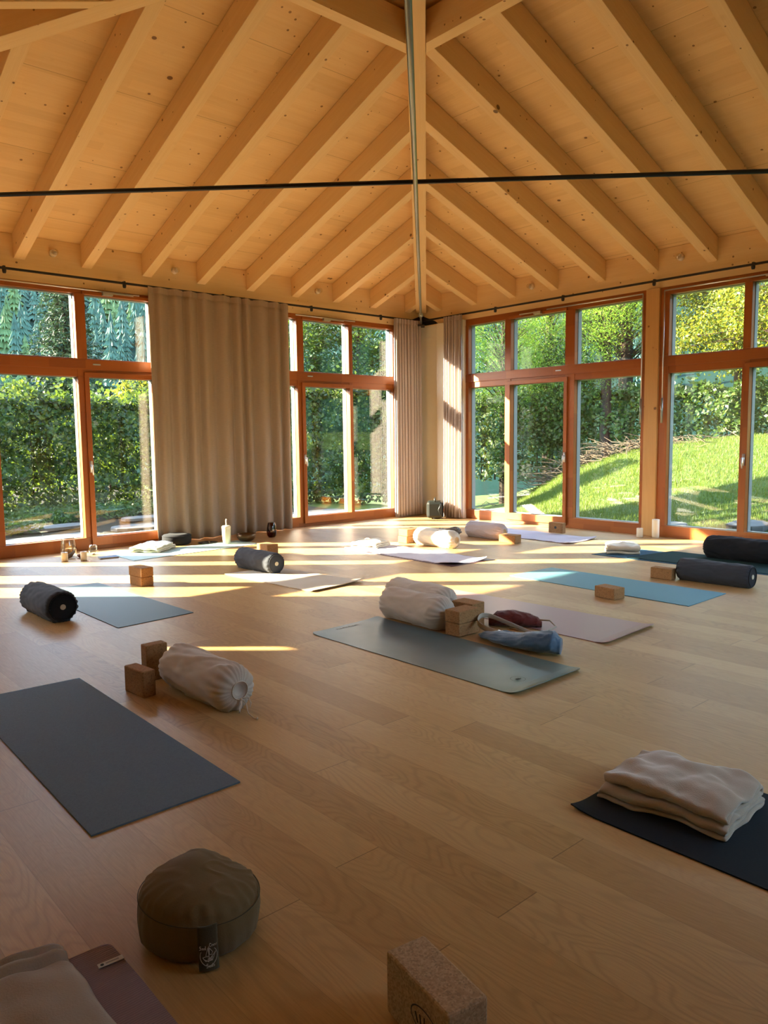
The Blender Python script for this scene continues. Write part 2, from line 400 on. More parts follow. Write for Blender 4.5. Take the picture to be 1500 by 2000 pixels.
# tie rods
STEEL = plain('dark_steel', (.02, .021, .022), .35, .5, .1, metal=.6); GSTEEL = plain('grey_steel', (.30, .33, .29), .3, .5, .1, metal=.7)
BLACKM = plain('black_metal', (.012, .012, .013), .45, .5, .1)
ze = 3.2; q = HS-.10
t = thing('tie_rod', 'black steel tie rod crossing the room from left to right below the rafters', 'rod', (CX-q, CY+q, ze))
G().tube([(0, 0, 0), (2*q, -2*q, 0)], .017, 12).obj('rod', STEEL, t, smooth=True)
for s in (.08, 2*q-.08): G().tube([(s-.05, -s+.05, 0), (s+.05, -s-.05, 0)], .03, 12).obj('turnbuckle', STEEL, t, smooth=True)
t = thing('tie_rod', 'grey steel tie rod running from the far corner towards the viewer', 'rod', (CX+q, CY+q, ze-.04))
G().tube([(0, 0, 0), (-2*q, -2*q, 0)], .017, 12).obj('rod', GSTEEL, t, smooth=True)
tb = G(); s = .66
tb.tube([(-s+.05, -s+.05, 0), (-s+.035, -s+.035, 0), (-s-.035, -s-.035, 0), (-s-.05, -s-.05, 0)], [.022, .034, .034, .022], 14)
tag(tb.obj('turnbuckle', GSTEEL, t, smooth=True), 'shiny clevis joint')
g = G(); g.hexa([(.02, .10, -.05), (.10, .02, -.05), (-.10, -.18, -.05), (-.18, -.10, -.05)], [(.02, .10, -.035), (.10, .02, -.035), (-.10, -.18, -.035), (-.18, -.10, -.035)])
g.obj('end_plate', BLACKM, t)
g = G(); g.hexa([(.098, .098, -.02), (-.30, .098, -.02), (-.22, .098, .03), (.098, .098, .15)], [(.098, .090, -.02), (-.30, .090, -.02), (-.22, .090, .03), (.098, .090, .15)])  # black plates paint the deep shade of the corner recess
g.hexa([(.098, .089, -.02), (.098, -.30, -.02), (.098, -.22, .03), (.098, .089, .15)], [(.090, .089, -.02), (.090, -.30, -.02), (.090, -.22, .03), (.090, .089, .15)])
tag(g.obj('corner_shade_plates', BLACKM, t), 'black plates standing for the deep shade of the corner recess')

# ------------------------------------------------------------------ windows
CLAD = plain('pale_cladding', (.25, .26, .25), .4, .4, .05)
ZS, ZTB, ZTT, ZH = .145, 2.07, 2.285, 3.035
SILVER = plain('brushed_silver', (.62, .62, .62), .32, .5, .05, metal=.85)
nwin = [0]
def bay(side, ua, ub, lights, doors, label, door_handles=()):
    """ua..ub outer frame, lights = list of (u0,u1) glass widths, doors = indices of door leaves"""
    nwin[0] += 1
    w = thing('window_%d' % nwin[0], label, None, W(side, (ua+ub)/2, HS, 0), kind='structure')
    org = Vector(w.location); L = along(side)
    def put(g, name, mat, **k):
        g.v = [tuple(Vector(p)-org) for p in g.v]; return g.obj(name, mat, w, **k)
    top = FZ[side]
    g = G()
    wbox(g, side, ua, ub, HS, HS+.07, 0, ZS); put(g, 'sill', LARCH, grain=L, bevel=.003)
    g = G(); wbox(g, side, ua, ub, HS+.004, HS+.07, ZTB, ZTT); wbox(g, side, ua+.0, ub, HS-.008, HS+.004, ZTB+.085, ZTT-.012)
    put(g, 'transom', LARCH, grain=L, bevel=.003)
    g = G(); wbox(g, side, ua, ub, HS, HS+.07, ZH, top); put(g, 'head', LARCH, grain=L, bevel=.003)
    edges = [ua]+[x for l in lights for x in l]+[ub]
    for i in range(0, len(edges), 2):
        g = G(); wbox(g, side, edges[i], edges[i+1], HS-.006, HS+.07, ZS, ZTB); wbox(g, side, edges[i], edges[i+1], HS-.006, HS+.07, ZTT, ZH)
        wbox(g, side, edges[i], edges[i+1], HS-.003, HS+.06, ZTB, ZTT)
        put(g, 'mullion', LARCH, grain=(0, 0, 1), bevel=.003)
    for i, (a, b) in enumerate(lights):
        for (z0, z1, nm) in ((ZS, ZTB, 'lower_pane'), (ZTT, ZH, 'upper_pane')):
            g = G(); wbox(g, side, a-.01, b+.01, HS+.045, HS+.069, z0-.01, z1+.01); put(g, 'pane', GLASS)
            # pale outer cladding ring
            g = G(); c = .03
            wbox(g, side, a-.03, b+.03, HS+.071, HS+.15, z0-.05, z0+.006); wbox(g, side, a-.03, b+.03, HS+.071, HS+.15, z1-.006, z1+.03)
            wbox(g, side, a-.03, a+.006, HS+.071, HS+.15, z0+.006, z1-.006); wbox(g, side, b-.006, b+.03, HS+.071, HS+.15, z0+.006, z1-.006)
            put(g, 'outer_frame', CLAD)
        if i in doors:
            g = G(); s = .052
            wbox(g, side, a-s, b+s, HS-.03, HS-.008, ZS-.10, ZS+.004); wbox(g, side, a-s, b+s, HS-.03, HS-.008, ZTB-.004, ZTB+s)
            wbox(g, side, a-s, a+.004, HS-.03, HS-.008, ZS+.004, ZTB-.004); wbox(g, side, b-.004, b+s, HS-.03, HS-.008, ZS+.004, ZTB-.004)
            put(g, 'sash', LARCH, grain=(0, 0, 1), bevel=.004)
            g = G(); wbox(g, side, a-.03, b+.03, HS-.03, HS-.008, ZH-.004, ZH+.035); put(g, 'vent_sash', LARCH, grain=L, bevel=.003)
    for (i, sgn) in door_handles:
        a, b = lights[i]; u = (a if sgn < 0 else b)+sgn*.028
        g = G(); wbox(g, side, u-.014, u+.014, HS-.040, HS-.03, .93, 1.07)
        v = HS-.075
        g.tube([W(side, u, HS-.04, 1.02), W(side, u, v, 1.02)], .009, 8)
        g.tube([W(side, u, v, 1.025), W(side, u, v-.004, .96), W(side, u-sgn*.004, v, .90)], [.011, .010, .008], 8)
        h = put(g, 'handle', SILVER, smooth=True); tag(h, 'silver lever handle')
    # small silver latches on the transom
    for (a, b) in lights[1:2]:
        g = G(); wbox(g, side, a+.06, a+.15, HS-.02, HS-.01, ZTT-.075, ZTT-.06); put(g, 'latch', SILVER)
    return w, put
UL = lambda x: x-CX
UR = lambda y: y-CY
bay('left', UL(5.40), UL(8.46), [(UL(5.52), UL(6.53)), (UL(6.65), UL(7.50)), (UL(7.575), UL(8.42))], [1], 'larch framed window bay between the broad curtain and the far corner', [(1, -1)])
bay('left', UL(2.24), UL(5.28), [(UL(2.47), UL(3.37)), (UL(3.49), UL(4.32)), (UL(4.42), UL(5.20))], [1], 'larch framed window bay at the left edge of the view', [(1, -1)])
bay('left', UL(-.84), UL(2.12), [(UL(-.78), UL(0.0)), (UL(.13), UL(.98)), (UL(1.06), UL(2.02))], [1], 'larch framed window bay left of the view')
bay('right', UR(5.085), UR(8.17), [(UR(5.14), UR(6.155)), (UR(6.31), UR(7.27)), (UR(7.38), UR(8.11))], [1], 'larch framed window bay right of the far corner', [(1, -1)])
bay('right', UR(1.85), UR(4.90), [(UR(1.95), UR(2.80)), (UR(2.90), UR(3.78)), (UR(3.87), UR(4.78))], [1], 'larch framed window bay at the right edge of the view', [(1, 1)])
bay('right', UR(-.75), UR(1.68), [(UR(-.70), UR(.05)), (UR(.15), UR(.85)), (UR(.95), UR(1.62))], [1], 'larch framed window bay right of the view')
bay('near', 2.2, 4.9, [(2.3, 3.1), (3.2, 4.0), (4.1, 4.8)], [1], 'larch framed window bay added behind the viewer to let sky light in, far part')  # unseen near bays, added to bring sky light to the foreground
bay('near', -1.2, 1.9, [(-1.1, -.2), (-.1, .8), (.9, 1.8)], [1], 'larch framed window bay added behind the viewer to let sky light in, right part')
# posts between bays and posts at the ends
pn = 5
for side, a, b in (('left', UL(5.28), UL(5.40)), ('left', UL(2.12), UL(2.24)), ('right', UR(4.90), UR(5.085)), ('right', UR(1.68), UR(1.85)), ('near', -1.5, -1.2), ('near', 1.9, 2.2), ('left', -HS, UL(-.84)), ('right', -HS, UR(-.75))):
    g = G(); wbox(g, side, a, b, HS-.035, HS+.12, 0, FZ[side]); o = g.obj('trim_%d' % pn, POSTW, grain=(0, 0, 1), bevel=.005); pn += 1
    tag(o, 'spruce post between window bays of the %s wall' % side, None, kind='structure')
PLAST = plain('cream_plaster', (.76, .74, .66), .85, .2, .04, 3, .05, 60)
g = G(); g.box(8.46, X1+.15, Y1-.002, Y1+.15, 0, 3.11); tag(g.obj('wall_left', PLAST), 'cream plaster wall strip at the far corner, left side', None, kind='structure')
g = G(); g.box(X1-.002, X1+.16, 8.17, Y1+.15, 0, 3.13); g.box(X1-.075, X1, 8.17, 8.74, 0, 3.13); pass
tag(g.obj('wall_right', PLAST, bevel=.004), 'cream plaster wall strip at the far corner, right side', None, kind='structure')
# near left (back) wall: shut to sun, slot added to cast one strip
uy = lambda y: y-CY
g = G(); s0, s1, z0, z1 = uy(7.205), uy(7.455), 1.63, 2.06
wbox(g, 'back', -HS, s0, HS, HS+.16, 0, 3.105); wbox(g, 'back', s1, HS, HS, HS+.16, 0, 3.105)
wbox(g, 'back', s0, s1, HS, HS+.16, 0, z0); wbox(g, 'back', s0, s1, HS, HS+.16, z1, 3.105)
tag(g.obj('wall_back', PLAST), 'cream plaster wall on the near left side', None, kind='structure')
g = G(); wbox(g, 'back', s0, s1, HS+.07, HS+.09, z0, z1); tag(g.obj('window_%d' % (nwin[0]+1), GLASS), 'small glazed slot added in the near left wall to cast a sun strip', None, kind='structure')
g = G(); wbox(g, 'near', 4.9, HS, HS, HS+.16, 0, 3.105); wbox(g, 'near', -HS, -1.5, HS, HS+.16, 0, 3.105); tag(g.obj('wall_near', PLAST), 'cream plaster strip at the end of the near wall', None, kind='structure')  # long stretch closed rather than glazed, to darken the foreground

# vent opener rods
def opener(side, u0, u1, um, lab, vert=None):
    t = thing('vent_opener', lab, 'window opener', W(side, um, HS-.05, ZH+.05)); org = Vector(t.location)
    g = G(); a = G(); v = HS-.045; z = ZH+.045
    g.tube([W(side, u0, v, z), W(side, u1, v, z)], .009, 8)
    if vert is not None:
        e = u0 if vert == 0 else u1
        g.tube([W(side, e, v, z), W(side, e, v, 1.75)], .008, 8)
        b = G(); b.tube([W(side, e, v-.005, 1.76), W(side, e, v-.005, 1.45)], .014, 8); b.v = [tuple(Vector(p)-org) for p in b.v]
        tag(b.obj('crank_handle', GSTEEL, t, smooth=True), 'grey crank handle')
    g.v = [tuple(Vector(p)-org) for p in g.v]; g.obj('rod', SILVER, t, smooth=True)
    wbox(a, side, um-.06, um+.06, v-.03, v+.02, z-.045, z-.008); wbox(a, side, um-.02, um+.32, v-.02, v-.002, z-.022, z-.008); a.v = [tuple(Vector(p)-org) for p in a.v]; a.obj('scissor_arm', SILVER, t)
opener('left', UL(2.3), UL(4.15), UL(3.75), 'silver vent opener rod above the leftmost window bay')
opener('left', UL(6.5), UL(7.6), UL(7.05), 'silver vent opener rod right of the broad curtain')
opener('right', UR(5.12), UR(6.6), UR(6.75), 'silver vent opener with crank rod left of the right post', 0)
opener('right', UR(3.5), UR(4.83), UR(3.3), 'silver vent opener with crank rod right of the right post', 1)

# curtain tracks
for side, ze_, lab in (('left', 3.20, 'black curtain track along the left window wall'), ('right', 3.205, 'black curtain track along the right window wall')):
    t = thing('curtain_track', lab, 'curtain track', W(side, 0, HS-.09, ze_)); org = Vector(t.location)
    g = G(); wbox(g, side, -4.6, HS-.12, HS-.10, HS-.075, ze_-.012, ze_+.012); g.v = [tuple(Vector(p)-org) for p in g.v]; g.obj('rail', BLACKM, t)
    for u in ([UL(x) for x in (1.2, 2.6, 3.95, 5.3, 6.75, 8.1)] if side == 'left' else [UR(y) for y in (1.2, 2.5, 3.75, 4.95, 6.3, 7.5)]):
        g = G(); wbox(g, side, u-.012, u+.012, HS-.10, HS-.001, ze_+.013, ze_+.024); g.lathe([(.016, -.055), (.022, -.035), (.022, -.014)], 12, W(side, u, HS-.088, ze_))
        g.v = [tuple(Vector(p)-org) for p in g.v]; g.obj('bracket', BLACKM, t, smooth=False)

# ------------------------------------------------------------------ curtains
def curtain(side, u0, u1, folds, amp, mat, lab, seed, z0=.012, z1=3.19, v=HS-.13, flare=0.0, group=None):
    t = thing('curtain', lab, 'curtain', W(side, (u0+u1)/2, v, z0), group=group); org = Vector(t.location)
    rnd = random.Random(seed); ph = [rnd.uniform(-.9, .9) for _ in range(folds*2+4)]; am = [rnd.uniform(.7, 1.25) for _ in range(folds*2+4)]
    nu, nv = folds*14+1, 26
    vs = []; uvs = []
    for j in range(nv):
        zz = j/(nv-1); z = z0+(z1-z0)*zz
        arc = 0; prev = None
        for i in range(nu):
            s = i/(nu-1); k = s*folds; ki = int(k)
            w = am[ki]*(1-(k-ki))+am[ki+1]*(k-ki); p = ph[ki]*(1-(k-ki))+ph[ki+1]*(k-ki)
            A = amp*w*(0.82+.3*(1-zz)+.10*nz(s*9, zz*2, seed))
            th = 2*math.pi*(k+p*.35)
            off = A*math.sin(th)+.35*A*math.sin(2*th+seed)
            ul = u0+(u1-u0)*s+.20*A*math.cos(th)+flare*(s-.5)*(1-zz)**2+.012*nz(s*6, zz*2.5, seed+3)*(1-zz)
            P = Vector(W(side, ul, v+off, z)); Q = P-org; vs.append(tuple(Q))
            if prev is not None: arc += (Vector((P.x, P.y, 0))-prev).length
            prev = Vector((P.x, P.y, 0)); uvs.append((arc, z))
    fs = [(j*nu+i, j*nu+i+1, (j+1)*nu+i+1, (j+1)*nu+i) for j in range(nv-1) for i in range(nu-1)]
    me = bpy.data.meshes.new('cloth'); me.from_pydata(vs, [], fs); me.materials.append(mat); uv = me.uv_layers.new(name='grain')
    for l in me.loops: uv.data[l.index].uv = uvs[l.vertex_index]
    me.polygons.foreach_set('use_smooth', [True]*len(me.polygons))
    o = bpy.data.objects.new('cloth', me); COL.objects.link(o); o.parent = t
    b = o.modifiers.new('solid', 'SOLIDIFY'); b.thickness = .003
    # pleat tape along the top
    vs2 = [p for p in vs[(nv-1)*nu:]]; g = G()
    for i in range(nu-1):
        a, b2 = Vector(vs2[i]), Vector(vs2[i+1]); g.v += [tuple(a+Vector((0, 0, -.07))), tuple(b2+Vector((0, 0, -.07))), tuple(b2+Vector((0, 0, .003))), tuple(a+Vector((0, 0, .003)))]
        g.f.append(tuple(range(4*i, 4*i+4)))
    g.obj('heading_tape', mat, t, grain=(0, 0, 1), solid=.007)
    return t
curtain('left', UL(4.22), UL(6.33), 10, .036, CURT, 'broad drawn taupe linen curtain between the two left window bays', 3, flare=.0)
curtain('left', UL(8.36), UL(8.93), 9, .030, CURT2, 'gathered mauve grey curtain on the left of the far corner', 5)
curtain('right', UR(8.13), UR(8.52), 6, .032, CURT2, 'gathered mauve grey curtain on the right of the far corner', 8)
curtain('left', UL(.99), UL(1.80), 8, .035, CURT, 'gathered taupe curtain beside the left edge of the view', 9)

# spot lamps on the fascia
PORC = plain('porcelain', (.75, .68, .58), .3, .5, .03)
BULB = tinted_glass('bulb_glass', (.95, .93, .88), 1.6)
for side, u, z, lab in (('left', UL(3.156), 3.451, 'small round lamp on the left fascia, nearest the left edge'), ('left', UL(4.653), 3.455, 'small round lamp on the left fascia, above the broad curtain'),
                        ('left', UL(6.921), 3.462, 'small round lamp on the left fascia, nearest the far corner'), ('right', UR(6.885), 3.441, 'small round lamp on the right fascia, nearest the far corner'),
                        ('right', UR(4.647), 3.452, 'small round lamp on the right fascia, above the right post')):
    t = thing('wall_lamp', lab, 'lamp', W(side, u, HS, z), group='small round lamps on the fascias')
    n = Vector((*SIDES[side][1], 0)); ax = 'Y' if side == 'left' else 'X'
    G().lathe([(.001, -.05), (.03, -.05), (.04, -.03), (.042, 0)], 20, axis=ax).obj('socket', PORC, t, smooth=True)
    pr = [(.001, -.115)]+[(.036*math.sin(a), -.08-.036*math.cos(a)) for a in (.4, .8, 1.2, 1.6, 2.0, 2.4)]
    G().lathe(pr, 16, axis=ax).obj('bulb', BULB, t, smooth=True)

# ================================================================== things on the floor
def mat_obj(lab, corners, mat, thick=.005, rnd=0.0, curls=(), nu=24, nv=40, wav=0.0, seed=1, lift=.0005, group=None, name='yoga_mat', cat='yoga mat'):
    """corners: A,B,C,D going round; u from A to B, v from A to D. curls: list of (corner_u, corner_v, radius, height)"""
    A, B, C_, D = [Vector((*c, 0)) for c in corners]; ctr = (A+B+C_+D)/4
    wd, ln = (B-A).length, (D-A).length
    def P(u, v):
        if rnd:
            x, y = u*wd, v*ln
            for sx, sy in ((0, 0), (1, 0), (0, 1), (1, 1)):
                cx = rnd if sx == 0 else wd-rnd; cy = rnd if sy == 0 else ln-rnd
                dx, dy = x-cx, y-cy
                if (dx < 0) == (sx == 0) and (dy < 0) == (sy == 0) and dx*dx+dy*dy > rnd*rnd:
                    k = rnd/math.hypot(dx, dy); x, y = cx+dx*k, cy+dy*k
            u, v = x/wd, y/ln
        p = (A*(1-u)+B*u)*(1-v)+(D*(1-u)+C_*u)*v
        z = lift+thick
        for cu, cv, rad, h in curls:
            d = math.hypot((u-cu)*wd, (v-cv)*ln) if cu is not None else abs(v-cv)*ln
            if d < rad: z += h*(1-d/rad)**2
        if wav: z += wav*max(0, nz(u*wd*5, v*ln*5, seed)+.2)
        return p-ctr+Vector((0, 0, z))
    us = sorted(set([i/nu for i in range(nu+1)]+([k*rnd/wd for k in (.1, .25, .45, .7, 1)]+[1-k*rnd/wd for k in (.1, .25, .45, .7, 1)] if rnd else [])))
    vs = sorted(set([i/nv for i in range(nv+1)]+([k*rnd/ln for k in (.1, .25, .45, .7, 1)]+[1-k*rnd/ln for k in (.1, .25, .45, .7, 1)] if rnd else [])))
    g = G(); m_ = len(us); n_ = len(vs)
    for v in vs:
        for u in us: g.v.append(tuple(P(u, v)))
    N = m_*n_
    for p in list(g.v): g.v.append((p[0], p[1], p[2]-thick))
    for j in range(n_-1):
        for i in range(m_-1):
            a = j*m_+i; g.f.append((a, a+1, a+1+m_, a+m_)); g.f.append((N+a, N+a+m_, N+a+1+m_, N+a+1))
    for i in range(m_-1):
        a = i; g.f.append((a, N+a, N+a+1, a+1)); a = (n_-1)*m_+i; g.f.append((a, a+1, N+a+1, N+a))
    for j in range(n_-1):
        a = j*m_; g.f.append((a, a+m_, N+a+m_, N+a)); a = j*m_+m_-1; g.f.append((a, N+a, N+a+m_, a+m_))
    root = g.obj(name, mat, loc=tuple(ctr))
    return tag(root, lab, cat, group)
def rubber(name, c, rough=.5, bump=.15, bs=160, spec=.5, var=.08): return plain(name, c, rough, spec, var, 3, bump, bs)
# charcoal mat with a coarse felt-like grain
m = M('charcoal_mat', .78, .35); o_ = m.ob()
n1 = m.noise(o_, 110, 3, .6, 1.2); n2 = m.noise(o_, 2.5, 2)
m.col(m.mix(n1, (.055, .080, .105), (.115, .155, .195))); m.bump(n1, .5, .003); CHAR = m.m
mat_obj('charcoal blue mat with a coarse grain lying empty at the left foreground', [(.872, 2.462), (1.446, 2.466), (1.466, 4.196), (.905, 4.22)], CHAR, .006)
m = M('teal_rubber_mat', .34, .5); o_ = m.ob(); n1 = m.noise(o_, 4, 3); x_, y_, _z = m.xyz(o_)
m.col(m.mix(m.math('ADD', m.math('MULTIPLY', y_, .45), .5, clamp=True), (.115, .15, .125), (.045, .085, .115))); m.bump(m.noise(o_, 60, 2), .05, .002)
m.set(m.b.inputs['Roughness'], m.math('ADD', .28, m.math('MULTIPLY', n1, .16))); TEALR = m.m
bm_ = mat_obj('smooth green blue rubber mat under the pair of cream bolsters in the middle', [(2.985, 2.345), (3.590, 2.353), (3.600, 4.110), (2.968, 4.080)], TEALR, .004, .045, [(None, 0, .10, .016), (1, 1, .14, .012), (0, 1, .12, .010)])
INK = plain('dark_print', (.015, .02, .02), .5, .4, .02); WHITEP = plain('pale_print', (.45, .42, .38), .7, .2, .02)
g = G(); 
for k in range(24):
    a0, a1 = 2*math.pi*k/24, 2*math.pi*(k+1)/24
    n0 = len(g.v); g.v += [(.042*math.cos(a0), .042*math.sin(a0), 0), (.042*math.cos(a1), .042*math.sin(a1), 0), (.0395*math.cos(a1), .0395*math.sin(a1), 0), (.0395*math.cos(a0), .0395*math.sin(a0), 0)]; g.f.append((n0, n0+1, n0+2, n0+3))
def petal(g, c, ang, L, w, z=0):
    d = Vector((math.cos(ang), math.sin(ang), 0)); p = Vector((-d.y, d.x, 0)); n0 = len(g.v); c = Vector(c)
    g.v += [tuple(c), tuple(c+d*L*.5+p*w), tuple(c+d*L), tuple(c+d*L*.5-p*w)]; g.f.append((n0, n0+1, n0+2, n0+3))
for k in range(5): petal(g, (0, -.012, 0), R_(30+30*k), .030, .006)
o = g.obj('printed_emblem', INK, bm_, loc=(-.03-.06, -.72, .0068)); tag(o, 'dark ring emblem with a small leaf figure')
g = G(); rw = random.Random(4); x_ = 0
for k in range(11):
    w_ = rw.choice([.010, .013, .016]); g.box(x_, x_+w_*.35, 0, .018, 0, .0003); g.box(x_, x_+w_, rw.choice([0, .0075, .0145]), rw.choice([.0185, .012]) if False else .018, 0, .0003) if k % 3 == 0 else g.box(x_, x_+w_, 0, .0045, 0, .0003); x_ += w_+.006
o = g.obj('printed_wordmark', INK, bm_, loc=(-.13, .80, .0067)); tag(o, 'small dark printed wordmark')
mat_obj('slate blue mat half in the sun behind the dark bolster at the left', [(2.085, 5.150), (2.697, 5.208), (2.642, 6.95), (2.075, 6.93)], rubber('slate_mat', (.075, .115, .125), .55))
PINKM = rubber('rose_mat', (.30, .165, .165), .36, .05)
mat_obj('dusty rose mat behind the teal one, right of the red pouch', [(4.144, 2.54), (4.792, 2.572), (4.73, 4.39), (4.12, 4.37)], PINKM, .004, .03, [(None, 0, .10, .018)])
mat_obj('turquoise mat crossing the sunlit patch, cork block at its edge', [(5.518, 2.695), (6.177, 2.703), (6.205, 4.45), (5.575, 4.47)], rubber('turquoise_mat', (.075, .21, .26), .6), .005)
mat_obj('thin beige mat lying in the sun with one edge curling up', [(3.80, 5.18), (4.42, 5.23), (4.28, 6.46), (3.70, 6.48)], fabric('beige_mat', (.50, .40, .28)), .006, 0, [(1, 0, .30, .02), (None, 0, .06, .012)], wav=.004)
mat_obj('pale lavender towel mat with rumpled dark edges, cream blanket at its end', [(5.59, 5.24), (6.13, 5.20), (6.16, 6.98), (5.60, 7.0)], fabric('lavender_towel', (.50, .45, .52)), .007, .04, [(0, 0, .25, .03), (1, 0, .22, .035)], wav=.02, seed=3)
mat_obj('dark plum mat peeking out under the pale lavender towel', [(5.56, 5.20), (6.20, 5.17), (6.18, 6.9), (5.58, 6.92)], rubber('plum_mat', (.09, .04, .045)), .004, lift=.0003)
mat_obj('lavender grey mat beneath the windows with one cork block standing on it', [(7.70, 5.28), (8.36, 5.30), (8.40, 6.95), (7.75, 6.92)], fabric('lavender_mat', (.42, .38, .46)), .007, .03, [(1, 0, .25, .03), (0, 0, .2, .02)], wav=.010, seed=6)
mat_obj('dark navy mat under the folded ivory blanket at the right', [(7.25, 2.72), (7.92, 2.72), (7.90, 4.56), (7.21, 4.64)], rubber('navy_mat', (.035, .085, .13), .8, .15, 160, .15), .005)
mat_obj('dark green towel mat spread over the navy mat at the right', [(7.27, 2.80), (7.98, 2.9), (7.97, 4.1), (7.26, 4.24)], fabric('dark_green_mat', (.012, .035, .035), .2, 350, .95, .1, .0), .006, lift=.0065)
mat_obj('pale mint mat under the curtain with a cream blanket at its end', [(3.42, 7.93), (5.12, 8.06), (5.06, 8.55), (3.42, 8.50)], rubber('mint_mat', (.30, .40, .37), .6), .005, nu=30, nv=16)
mat_obj('black mat under the folded fleece blanket at the right foreground', [(2.20, -.40), (2.84, -.40), (2.79, 1.485), (2.195, 1.482)], rubber('black_mat', (.009, .014, .019), .8, .15, 160, .2), .005, 0, [(0, 1, .12, .015)])

# ---- cork blocks
def cork(name, c1, c2, scale=160):
    m = M(name, .85, .2); o = m.ob(); vo = m.n('TexVoronoi', {'Scale': scale}); m.set(vo.inputs['Vector'], o)
    r, _a, _b = m.xyz(vo.outputs['Color']); c = m.mix(r, c1, c2); big = m.noise(o, 25, 3)
    c = m.mix(m.math('MULTIPLY', m.math('GREATER_THAN', r, .87), .55), c, tuple(q*.35 for q in c1)); c = m.mix(m.math('MULTIPLY', big, .3), c, c1)
    m.col(c); m.bump(r, .3, .002); return m.m
CORK = cork('cork', (.27, .135, .055), (.345, .19, .08)); CORK2 = cork('grey_cork', (.36, .25, .15), (.56, .42, .28), 230)
def block(lab, x0, x1, y0, y1, z0, h, rz=0, mat=None, group=None, logo=None):
    cx, cy = (x0+x1)/2, (y0+y1)/2; a, b = (x1-x0)/2, (y1-y0)/2
    o = G().box(-a, a, -b, b, 0, h).obj('cork_block', mat or CORK, loc=(cx, cy, z0+.0005), rz=rz, bevel=.006)
    tag(o, lab, 'yoga block', group)
    return o
block('cork block standing tall behind the near cream bolster', 1.716, 1.840, 3.872, 3.944, 0, .20)
block('cork block lying in front of the near cream bolster', 1.578, 1.650, 3.64, 3.828, 0, .137, R_(6))
block('lower of the two stacked cork blocks in the left sun strip', 2.845, 2.965, 6.47, 6.70, 0, .083, R_(2), group='stack of cork blocks in the left sun')
block('upper of the two stacked cork blocks in the left sun strip', 2.84, 2.96, 6.465, 6.695, .085, .083, R_(5), group='stack of cork blocks in the left sun')
block('cork block behind the short grey bolster on the left', 4.615, 4.76, 7.12, 7.34, 0, .13)
block('lower of the two stacked cork blocks beside the paired bolsters, on the rubber mat', 3.60, 3.80, 3.30, 3.43, .005, .083)
block('upper of the two stacked cork blocks beside the paired bolsters, on the rubber mat', 3.60, 3.80, 3.30, 3.43, .09, .083)
block('lower cork block behind the stack by the paired bolsters', 3.85, 3.98, 3.41, 3.60, 0, .083)
block('upper cork block behind the stack by the paired bolsters', 3.85, 3.98, 3.41, 3.60, .085, .083)
block('lower of two cork blocks left of the bright white bolster', 6.40, 6.62, 6.74, 6.90, 0, .085)
block('upper of two cork blocks left of the bright white bolster', 6.405, 6.625, 6.735, 6.895, .087, .085)
block('cork block at the end of the mauve bolster before the right wall', 7.27, 7.42, 5.77, 6.00, 0, .10, R_(8))
b_ = block('cork block standing with a round print on the lavender grey mat', 8.335, 8.41, 5.81, 6.03, .02, .14)
G().lathe([(.018, -.0004), (.018, 0)], 20, axis='X').obj('printed_emblem', INK, b_, loc=(-.038, 0, .075))
block('cork block at the near edge of the turquoise mat', 5.33, 5.46, 3.20, 3.40, 0, .09, R_(-8))
block('sunlit cork block touching the long dark bolster at the right', 6.405, 6.50, 3.30, 3.50, 0, .10, R_(3))
block('cork block behind the black bolster at the right edge', 8.72, 8.83, 3.62, 3.84, 0, .09)
b_ = block('large speckled cork block in the bottom foreground', -.053, .053, -.118, .118, 0, .148, mat=CORK2)
b_.location = (1.112, 1.094, .0005); b_.rotation_euler.z = R_(-10)
g = G()
for k in range(28):
    a0, a1 = 2*math.pi*k/28, 2*math.pi*(k+1)/28
    n0 = len(g.v); g.v += [(0, .052*math.cos(a), .03*math.sin(a)) for a in (a0, a1)]+[(0, .048*math.cos(a), .0265*math.sin(a)) for a in (a1, a0)]; g.f.append((n0, n0+1, n0+2, n0+3))
for k in range(-2, 3): 
    g.tube([(0, k*.012, -.014), (0, k*.012+.005*k, .012-.003*abs(k))], .0014, 6)
tag(g.obj('burnt_emblem', INK, b_, loc=(-.0535, -.035, .075)), 'dark oval branded emblem')

